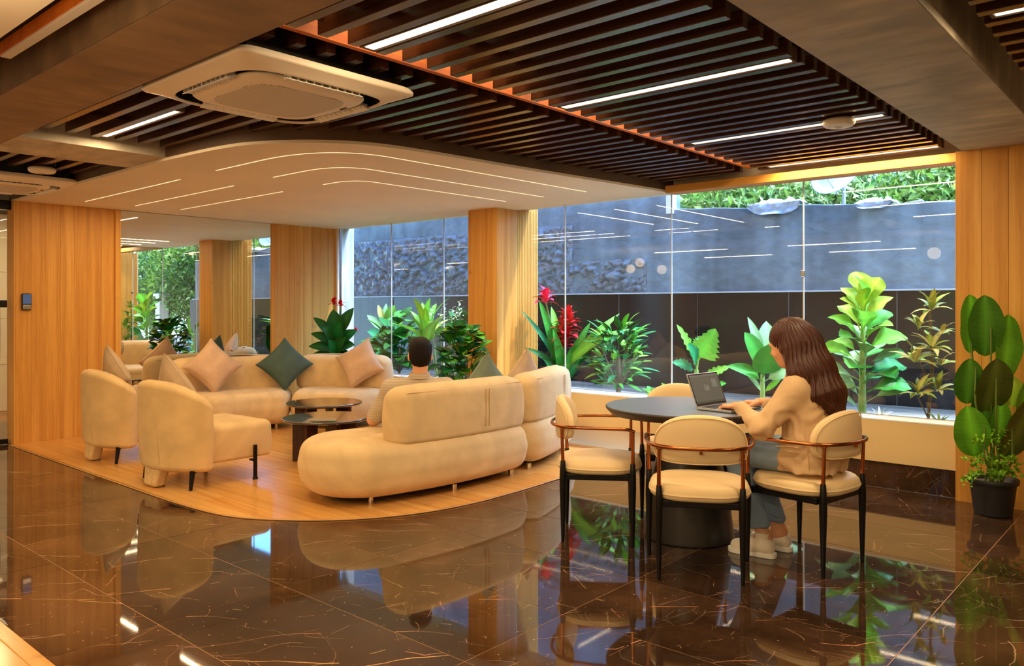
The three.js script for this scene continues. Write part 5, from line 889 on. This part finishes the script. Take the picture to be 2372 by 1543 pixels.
{ // ------------------------------------------------ woman at the laptop, facing -x
  const t = thing('person', 'woman with long wavy brown hair in a beige blazer and jeans, typing on the laptop', 'person', [-1.62, 0, -4.2]);
  const o = t.position, sub = (g) => g.translate(-o.x, -o.y, -o.z);
  const hc = [-1.69, 1.15, -4.195], hf = frameOf([-0.93, -0.32, -0.14], [-0.32, 0.95, 0]);
  const pel = [-1.555, 0.57, -4.2], che = [-1.60, 0.86, -4.2], nk = [-1.63, 0.985, -4.2];
  const shL = [-1.60, 0.925, -4.045], shR = [-1.64, 0.925, -4.355], elL = [-1.735, 0.715, -3.955], elR = [-1.76, 0.73, -4.44], wrL = [-1.93, 0.806, -4.07], wrR = [-1.915, 0.806, -4.35];
  const hipL = [-1.57, 0.56, -4.115], hipR = [-1.57, 0.56, -4.285], knL = [-1.965, 0.545, -4.10], knR = [-1.965, 0.55, -4.30], anL = [-1.795, 0.1, -4.115], anR = [-1.775, 0.1, -4.275];
  const head = headSDF(hc, hf, 1.02), neck = cap(nk, hf.w(hc, [0, -0.05, -0.02]), 0.052, 0.046);
  const armL = [cap(shL, elL, 0.046, 0.037), cap(elL, wrL, 0.036, 0.023)], armR = [cap(shR, elR, 0.046, 0.037), cap(elR, wrR, 0.036, 0.023)];
  const torso = [cap([-1.555, 0.6, -4.15], [-1.60, 0.88, -4.13], 0.10, 0.10), cap([-1.555, 0.6, -4.25], [-1.60, 0.88, -4.27], 0.10, 0.10), cap(shL, shR, 0.055)];
  const legs = [cap(hipL, knL, 0.075, 0.054), cap(knL, anL, 0.05, 0.034), cap(hipR, knR, 0.075, 0.054), cap(knR, anR, 0.05, 0.034), cap(anL, [-1.88, 0.04, -4.10], 0.034, 0.03), cap(anR, [-1.86, 0.04, -4.28], 0.034, 0.03)];
  const bodyF = union([neck, ...torso, ...armL, ...armR, ...legs, ell(hc, [0.07, 0.08, 0.07])], 0.035);
  const hL = handSDF(wrL, [-0.9, -0.12, -0.42], [-0.12, 0.98, 0], -1, 0.75), hR = handSDF(wrR, [-0.96, -0.12, 0.26], [-0.12, 0.98, 0], 1, 0.75);
  const headF = (x, y, z) => sminK(head(x, y, z), neck(x, y, z), 0.02);
  const skin = part('body', sub(merge([sdfGeo(bodyF, [-2.12, 0, -4.56], [-1.38, 1.22, -3.84], 0.012), sdfGeo(headF, ...box3([hc[0], hc[1] - 0.03, hc[2]], 0.17), 0.0035), sdfGeo(hL, ...box3([wrL[0] - 0.075, wrL[1] - 0.01, wrL[2] - 0.03], 0.135), 0.0028), sdfGeo(hR, ...box3([wrR[0] - 0.075, wrR[1] - 0.01, wrR[2] + 0.02], 0.135), 0.0028)])), M.skin, t);
  for (const k of [1, -1]) { const p = hf.w(hc, [k * 0.03, 0.004, 0.078]); part('eye', new THREE.SphereGeometry(0.0115, 16, 12).translate(p[0] - o.x, p[1], p[2] - o.z), M.white, t); const q = hf.w(hc, [k * 0.03, 0.002, 0.086]); part('iris', new THREE.SphereGeometry(0.0055, 10, 8).translate(q[0] - o.x, q[1], q[2] - o.z), M.hairBrown, t); const b0 = hf.w(hc, [k * 0.016, 0.021, 0.095]), b1 = hf.w(hc, [k * 0.046, 0.022, 0.082]); part('eyebrow', rod(V(b0[0] - o.x, b0[1], b0[2] - o.z), V(b1[0] - o.x, b1[1], b1[2] - o.z), 0.0035, 6, 0.002), M.hairBrown, t); }
  { const l0 = hf.w(hc, [0.018, -0.061, 0.093]), l1 = hf.w(hc, [-0.018, -0.061, 0.093]), lm = hf.w(hc, [0, -0.06, 0.1]); part('lips', tube([l0, lm, l1].map((p) => V(p[0] - o.x, p[1], p[2] - o.z)), 0.0052, 14, 8), std({ color: S(186, 96, 84), roughness: 0.4 }), t); }
  // blazer
  const jt = union([cap([-1.55, 0.60, -4.155], [-1.605, 0.87, -4.125], 0.132, 0.112), cap([-1.55, 0.60, -4.245], [-1.605, 0.87, -4.275], 0.132, 0.112), cap([shL[0], shL[1] - 0.006, shL[2] - 0.01], [shR[0], shR[1] - 0.006, shR[2] + 0.01], 0.064), cap([-1.64, 0.95, -4.2], [-1.62, 1.0, -4.2], 0.075, 0.058)], 0.05);
  const skirt = union([cap([-1.53, 0.62, -4.13], [-1.535, 0.50, -4.11], 0.105, 0.118), cap([-1.53, 0.62, -4.27], [-1.535, 0.50, -4.29], 0.105, 0.118), cap([-1.57, 0.64, -4.11], [-1.635, 0.545, -4.105], 0.095, 0.092), cap([-1.57, 0.64, -4.29], [-1.635, 0.545, -4.295], 0.095, 0.092)], 0.03);
  const slL = union([cap(shL, elL, 0.068, 0.058), cap(elL, [wrL[0] + 0.03, wrL[1] - 0.008, wrL[2] + 0.012], 0.056, 0.037)], 0.03), slR = union([cap(shR, elR, 0.068, 0.058), cap(elR, [wrR[0] + 0.03, wrR[1] - 0.008, wrR[2] - 0.01], 0.056, 0.037)], 0.03);
  const cutL = [wrL[0] - elL[0], wrL[1] - elL[1], wrL[2] - elL[2]], nL = Math.hypot(...cutL), cutR = [wrR[0] - elR[0], wrR[1] - elR[1], wrR[2] - elR[2]], nR = Math.hypot(...cutR);
  const neckHole = cap([-1.62, 0.97, -4.2], [-1.66, 1.2, -4.2], 0.056, 0.07);
  const blazerF = (x, y, z) => {
    const w = wrinkle(x, y, z, 0.006) + 0.006 * Math.exp(-(Math.pow(x + 1.735, 2) + Math.pow(y - 0.72, 2) + Math.pow(z + 3.96, 2)) / 0.008) * Math.sin(60 * (x * 0.6 - y) + 4 * z) + 0.004 * Math.sin(22 * (y * 1.6 + z * 2 + 0.8 * fbm(x * 8, y * 7, 2) * 1.2)) * (1 - sstep(y, 0.74, 0.92)) + 0.005 * (Math.abs(fbm(x * 10 + y * 8, z * 12 - y * 5, 2) - 0.5) - 0.15), a = Math.max(slL(x, y, z), ((x - wrL[0]) * cutL[0] + (y - wrL[1]) * cutL[1] + (z - wrL[2]) * cutL[2]) / nL + 0.012), b = Math.max(slR(x, y, z), ((x - wrR[0]) * cutR[0] + (y - wrR[1]) * cutR[1] + (z - wrR[2]) * cutR[2]) / nR + 0.012);
    let d = sminK(jt(x, y, z), Math.max(skirt(x, y, z), 0.494 - y), 0.05); d = sminK(d, a, 0.04); d = sminK(d, b, 0.04); d = Math.max(d, -neckHole(x, y, z)); return d + w;
  };
  part('blazer', sub(sdfGeo(blazerF, [-2.02, 0.44, -4.56], [-1.36, 1.06, -3.84], 0.0075)), M.blazer, t);
  const seamPts = (a, b) => rod(V(a[0] - o.x, a[1], a[2] - o.z), V(b[0] - o.x, b[1], b[2] - o.z), 0.006, 6);
  { const q = []; for (let i = 0; i <= 20; i++) { const u = i / 20, y = lerp(0.60, 0.52, u); q.push([-1.60 - 0.06 * u, y]); }
    const surf = (x, y) => { let lo = -4.0, hi = -3.7; for (let i = 0; i < 30; i++) { const m = (lo + hi) / 2; blazerF(x, y, m) < 0 ? lo = m : hi = m; } return lo; };
    const P = (x, y) => V(x - o.x, y, surf(x, y) + 0.002 - o.z), line = (pts, r) => new THREE.TubeGeometry(new THREE.CatmullRomCurve3(pts), 30, r, 6);
    part('pocket_flap', merge([line([P(-1.68, 0.625), P(-1.62, 0.63), P(-1.56, 0.628)], 0.0035), line([P(-1.677, 0.60), P(-1.62, 0.604), P(-1.562, 0.602)], 0.002), line([P(-1.53, 0.80), P(-1.535, 0.70), P(-1.515, 0.60), P(-1.51, 0.52)], 0.0016)]), M.blazer, t); }
  part('button', new THREE.CylinderGeometry(0.01, 0.01, 0.004, 14).rotateX(Math.PI / 2).translate(-1.66 - o.x, 0.66, -4.012 - o.z), M.hairBrown, t);
  part('collar', sub(sdfGeo((x, y, z) => { const r = Math.hypot(x + 1.628 + (y - 0.985) * 0.2, (z + 4.2) * 0.95), d = Math.max(Math.abs(r - 0.073) - 0.008, Math.abs(y - 0.985 - (x + 1.63) * 0.4) - 0.03); return d; }, [-1.75, 0.9, -4.32], [-1.5, 1.08, -4.08], 0.004)), M.blazer, t);
  // jeans with turned-up hems
  const jeansF = (x, y, z) => { const d = union([cap(hipL, knL, 0.092, 0.07), cap(knL, anL, 0.066, 0.056), cap(hipR, knR, 0.092, 0.07), cap(knR, anR, 0.066, 0.056)], 0.03)(x, y, z); return Math.max(d + wrinkle(x, y, z, 0.004), 0.165 - y + (x + 1.79) * 0.3); };
  { const L2 = union([cap(hipL, knL, 0.092, 0.07), cap(knL, anL, 0.066, 0.056), cap(hipR, knR, 0.092, 0.07), cap(knR, anR, 0.066, 0.056)], 0.03); part('jeans', sub(sdfGeo((x, y, z) => Math.max(L2(x, y, z) + wrinkle(x, y, z, 0.004), 0.165 - y + (x + 1.79) * 0.3), [-2.1, 0.1, -4.42], [-1.44, 0.7, -3.98], 0.008)), M.denim, t); }
  for (const [a, z] of [[anL, -4.115], [anR, -4.277]]) { const c = new THREE.TorusGeometry(0.052, 0.009, 10, 28).scale(1, 1, 1.9).rotateX(Math.PI / 2).rotateZ(-0.35).translate(a[0] - 0.031 - o.x, 0.185, z - o.z); part('hem', c, M.denim, t); }
  // shoes
  for (const [hx, hz, ang] of [[-1.732, -4.115, 0.10], [-1.712, -4.28, -0.06]]) {
    const c = Math.cos(ang), s = Math.sin(ang), Wd = (l, y, w) => [hx - l * c - w * s, y, hz + l * s - w * c];
    const upper = union([cap(Wd(0.045, 0.055, 0), Wd(0.12, 0.052, 0), 0.042, 0.042), cap(Wd(0.12, 0.05, 0), Wd(0.215, 0.036, 0.004), 0.042, 0.034), cap(Wd(0.06, 0.06, 0), Wd(0.07, 0.115, 0), 0.04, 0.041)], 0.02);
    const hole = cap(Wd(0.07, 0.10, 0), Wd(0.07, 0.2, 0), 0.034, 0.037);
    const g = sdfGeo((x, y, z) => Math.max(upper(x, y, z), -hole(x, y, z), 0.02 - y), [hx - 0.29, 0, hz - 0.09], [hx + 0.03, 0.16, hz + 0.09], 0.005);
    const sh = part('shoe', sub(g), M.sneaker, t);
    const sole = new THREE.Shape(); const fp = [[0.0, 0], [0.008, 0.028], [0.05, 0.037], [0.12, 0.036], [0.19, 0.045], [0.235, 0.036], [0.257, 0.006], [0.235, -0.03], [0.19, -0.04], [0.1, -0.032], [0.05, -0.035], [0.008, -0.026]];
    sole.setFromPoints(new THREE.CatmullRomCurve3(fp.map(([l, w]) => V(l, w, 0)), true).getPoints(60).map((p) => new THREE.Vector2(p.x, p.y)));
    const sg = new THREE.ExtrudeGeometry(sole, { depth: 0.02, bevelEnabled: true, bevelSize: 0.003, bevelThickness: 0.003, bevelSegments: 2 }).rotateX(-Math.PI / 2).translate(0, 0.004, 0).rotateY(Math.PI + ang).translate(hx - o.x, 0, hz - o.z);
    part('sole', sg, M.white, sh);
    const lace = []; for (let k = 0; k < 4; k++) { const a = Wd(0.115 + k * 0.022, 0.088 - k * 0.006, 0.02), b = Wd(0.115 + k * 0.022, 0.088 - k * 0.006, -0.02), m = Wd(0.112 + k * 0.022, 0.098 - k * 0.007, 0); lace.push(tube([a, m, b].map((p) => V(p[0] - o.x, p[1], p[2] - o.z)), 0.0028, 10, 5)); } part('laces', merge(lace), M.white, sh);
  }
  // hair: cap and long mass, with wavy locks over it
  const he = (a, r) => ell(hf.w(hc, a), r, hf.l);
  const capF = union([he([0, 0.036, -0.02], [0.094, 0.102, 0.114]), he([0, -0.01, -0.06], [0.096, 0.11, 0.08])], 0.03);
  const mass = union([cap([-1.60, 1.15, -4.2], [-1.545, 1.02, -4.195], 0.085, 0.085, 0.85), cap([-1.545, 1.02, -4.195], [-1.475, 0.90, -4.185], 0.085, 0.072, 0.72), cap([-1.475, 0.90, -4.185], [-1.435, 0.81, -4.185], 0.07, 0.038, 0.6), cap([-1.655, 1.12, -4.115], [-1.60, 1.0, -4.095], 0.042, 0.05), cap([-1.60, 1.0, -4.095], [-1.53, 0.885, -4.08], 0.05, 0.03), cap([-1.655, 1.12, -4.275], [-1.60, 1.0, -4.29], 0.042, 0.05), cap([-1.60, 1.0, -4.29], [-1.53, 0.89, -4.29], 0.05, 0.03)], 0.05);
  const faceCut = union([he([0, -0.06, 0.115], [0.06, 0.095, 0.08])], 0.01);
  const groove = (x, y, z) => { const a = Math.atan2(z + 4.195, Math.max(0.02, x + 1.76)), w = 0.25 * Math.sin((x * 0.7 - y) * 30); return 0.0022 * Math.sin(a * 60 + w * 8) + 0.0012 * Math.sin(a * 131 + 3 + w * 11); };
  const hairF = (x, y, z) => Math.max(sminK(capF(x, y, z), mass(x, y, z), 0.045) + groove(x, y, z), -faceCut(x, y, z));
  const hair = part('hair', sub(sdfGeo(hairF, [-1.83, 0.74, -4.36], [-1.37, 1.31, -4.02], 0.0052)), M.hairBrown, t);
  const locks = []; for (let k = 0; k < 130; k++) {
    const a = lerp(-1.45, 1.45, rnd()), len = rr(0.75, 1.08), ph = rr(0, 6), pts = [], zc = -4.192 + 0.1 * Math.sin(a);
    const top = hf.w(hc, [-0.082 * Math.sin(a), 0.06 * (1 - Math.abs(a) * 0.3), -0.04 - 0.05 * Math.cos(a)]);
    for (let i = 0; i <= 9; i++) { const u = i / 9 * len, back = 0.036 * (1 - Math.abs(a) / 2.2), x = lerp(top[0] + 0.01, -1.445, Math.pow(u, 0.9)) + back * Math.sin(Math.PI * Math.min(u, 1)) + 0.010 * u * Math.sin(u * 11 + ph), y = lerp(top[1], 0.80, u), z = lerp(top[2], -4.185 + (zc + 4.185) * 0.75, u) + 0.014 * Math.sin(Math.PI * u) * Math.sign(Math.sin(a)) + 0.013 * u * Math.cos(u * 10 + ph); pts.push(V(x - o.x, y, z - o.z)); }
    const tg = new THREE.TubeGeometry(new THREE.CatmullRomCurve3(pts), 26, rr(0.0045, 0.0085), 6), pp = tg.attributes.position; locks.push(tg);
    for (let i = 0; i <= 26; i++) { const k2 = i > 18 ? 1 - (i - 18) / 8.6 : 1, c = new THREE.CatmullRomCurve3(pts).getPoint(i / 26); for (let j = 0; j <= 6; j++) { const q = i * 7 + j; pp.setXYZ(q, c.x + (pp.getX(q) - c.x) * k2, c.y + (pp.getY(q) - c.y) * k2, c.z + (pp.getZ(q) - c.z) * k2); } }
  }
  part('locks', merge(locks), M.hairBrown, hair);
}
{ // ------------------------------------------------ man on the sofa, seen from behind
  const t = thing('person', 'man with short black hair in a striped beige shirt on the sofa, seen from behind', 'person', [-4.7, 0, -4.2]);
  const o = t.position, sub = (g) => g.translate(-o.x, -o.y, -o.z), hc = [-4.555, 0.975, -4.11], hf = frameOf([-0.78, -0.08, -0.62], [0, 1, 0]);
  const nk = [-4.55, 0.80, -4.10], shL = [-4.70, 0.715, -3.955], shR = [-4.425, 0.715, -4.255], elL = [-4.86, 0.475, -3.90], elR = [-4.60, 0.49, -4.50], wrL = [-5.04, 0.555, -4.08], wrR = [-4.86, 0.57, -4.55];
  const pel = [-4.84, 0.535, -4.36], hipL = [-4.90, 0.535, -4.26], hipR = [-4.78, 0.535, -4.42], knL = [-5.24, 0.53, -4.55], knR = [-5.10, 0.53, -4.74], anL = [-5.24, 0.10, -4.62], anR = [-5.10, 0.1, -4.82];
  const head = headSDF(hc, hf, 1.06), neck = cap([-4.55, 0.77, -4.10], hf.w(hc, [0, -0.05, -0.025]), 0.062, 0.056);
  const bodyF = union([neck, cap(pel, [-4.60, 0.66, -4.12], 0.12, 0.13), cap(shL, shR, 0.07), cap(shL, elL, 0.05, 0.042), cap(elL, wrL, 0.042, 0.027), cap(shR, elR, 0.05, 0.042), cap(elR, wrR, 0.042, 0.027), cap(hipL, knL, 0.08, 0.06), cap(knL, anL, 0.055, 0.038), cap(hipR, knR, 0.08, 0.06), cap(knR, anR, 0.055, 0.038), cap(anL, [-5.38, 0.05, -4.72], 0.036, 0.03), cap(anR, [-5.24, 0.05, -4.92], 0.036, 0.03), ell(hc, [0.07, 0.08, 0.07])], 0.04);
  const hL = handSDF(wrL, [-0.75, -0.1, -0.6], [-0.1, 0.98, 0], -1, 0.5), hR = handSDF(wrR, [-0.85, -0.1, -0.4], [-0.1, 0.98, 0], 1, 0.5);
  part('body', sub(merge([sdfGeo(bodyF, [-5.46, 0, -5.0], [-4.3, 1.06, -3.78], 0.012), sdfGeo((x, y, z) => sminK(head(x, y, z), neck(x, y, z), 0.02), ...box3([hc[0], hc[1] - 0.03, hc[2]], 0.175), 0.0035), sdfGeo(hL, ...box3([wrL[0] - 0.06, wrL[1], wrL[2] - 0.05], 0.14), 0.003), sdfGeo(hR, ...box3([wrR[0] - 0.06, wrR[1], wrR[2] - 0.04], 0.14), 0.003)])), M.skin, t);
  for (const k of [1, -1]) { const p = hf.w(hc, [k * 0.032, 0.004, 0.084]); part('eye', new THREE.SphereGeometry(0.012, 14, 10).translate(p[0] - o.x, p[1], p[2] - o.z), M.white, t); }
  const he = (a, r) => ell(hf.w(hc, a), r, hf.l);
  const capF = union([he([0, 0.052, -0.014], [0.091, 0.094, 0.112]), he([0, -0.012, -0.052], [0.086, 0.082, 0.07])], 0.03), face = he([0, -0.07, 0.10], [0.11, 0.115, 0.105]), earCut = union([he([0.09, -0.03, 0.0], [0.028, 0.05, 0.034]), he([-0.09, -0.03, 0.0], [0.028, 0.05, 0.034])], 0.005);
  part('hair', sub(sdfGeo((x, y, z) => Math.max(capF(x, y, z) + 0.005 * (fbm(x * 50 - z * 62, y * 16 + x * 12, 2) - 0.5) * 2, -face(x, y, z), -earCut(x, y, z)), ...box3([hc[0], hc[1] + 0.02, hc[2]], 0.16), 0.0045)), M.hairBlack, t);
  const cut = [elL[0] - shL[0], elL[1] - shL[1], elL[2] - shL[2]], n = Math.hypot(...cut), cutB = [elR[0] - shR[0], elR[1] - shR[1], elR[2] - shR[2]], nB = Math.hypot(...cutB);
  const torso = union([cap([-4.87, 0.53, -4.30], [-4.66, 0.655, -4.06], 0.14, 0.125), cap([-4.80, 0.53, -4.42], [-4.54, 0.655, -4.19], 0.14, 0.125), cap(shL, shR, 0.082), cap([-4.555, 0.75, -4.105], [-4.55, 0.80, -4.10], 0.10, 0.07)], 0.06), sL = cap(shL, elL, 0.078, 0.064), sR = cap(shR, elR, 0.078, 0.064), nh = cap([-4.55, 0.78, -4.10], [-4.56, 1.0, -4.11], 0.064, 0.08);
  part('shirt', sub(sdfGeo((x, y, z) => { let d = sminK(torso(x, y, z), Math.max(sL(x, y, z), ((x - elL[0]) * cut[0] + (y - elL[1]) * cut[1] + (z - elL[2]) * cut[2]) / n + 0.012), 0.04); d = sminK(d, Math.max(sR(x, y, z), ((x - elR[0]) * cutB[0] + (y - elR[1]) * cutB[1] + (z - elR[2]) * cutB[2]) / nB + 0.012), 0.04); return Math.max(d, -nh(x, y, z), 0.432 - y) + wrinkle(x, y, z, 0.006); }, [-5.06, 0.4, -4.66], [-4.3, 0.9, -3.78], 0.0085)), M.shirt, t);
  part('collar', sub(sdfGeo((x, y, z) => Math.max(Math.abs(Math.hypot(x + 4.551, z + 4.101) - 0.074 - (0.83 - y) * 0.25) - 0.007, Math.abs(y - 0.822) - 0.022), [-4.68, 0.76, -4.24], [-4.42, 0.88, -3.96], 0.0045)), M.shirt, t);
  const tr = union([cap(hipL, knL, 0.098, 0.076), cap(knL, anL, 0.072, 0.06), cap(hipR, knR, 0.098, 0.076), cap(knR, anR, 0.072, 0.06)], 0.03);
  part('trousers', sub(sdfGeo((x, y, z) => Math.max(tr(x, y, z) + wrinkle(x, y, z), 0.1 - y), [-5.4, 0.06, -4.96], [-4.66, 0.68, -4.12], 0.01)), M.trousers, t);
  for (const [a, b] of [[anL, [-5.40, 0, -4.74]], [anR, [-5.26, 0, -4.94]]]) { const u = union([cap([a[0] + 0.03, 0.05, a[2] + 0.02], [b[0], 0.045, b[2]], 0.042, 0.036), cap([a[0], 0.06, a[2]], [a[0], 0.11, a[2]], 0.044, 0.044)], 0.02); part('shoe', sub(sdfGeo((x, y, z) => Math.max(u(x, y, z), 0.01 - y), [b[0] - 0.06, 0, b[2] - 0.06], [a[0] + 0.1, 0.16, a[2] + 0.1], 0.006)), M.darkWood, t); }
}
renderer.render(scene, camera);
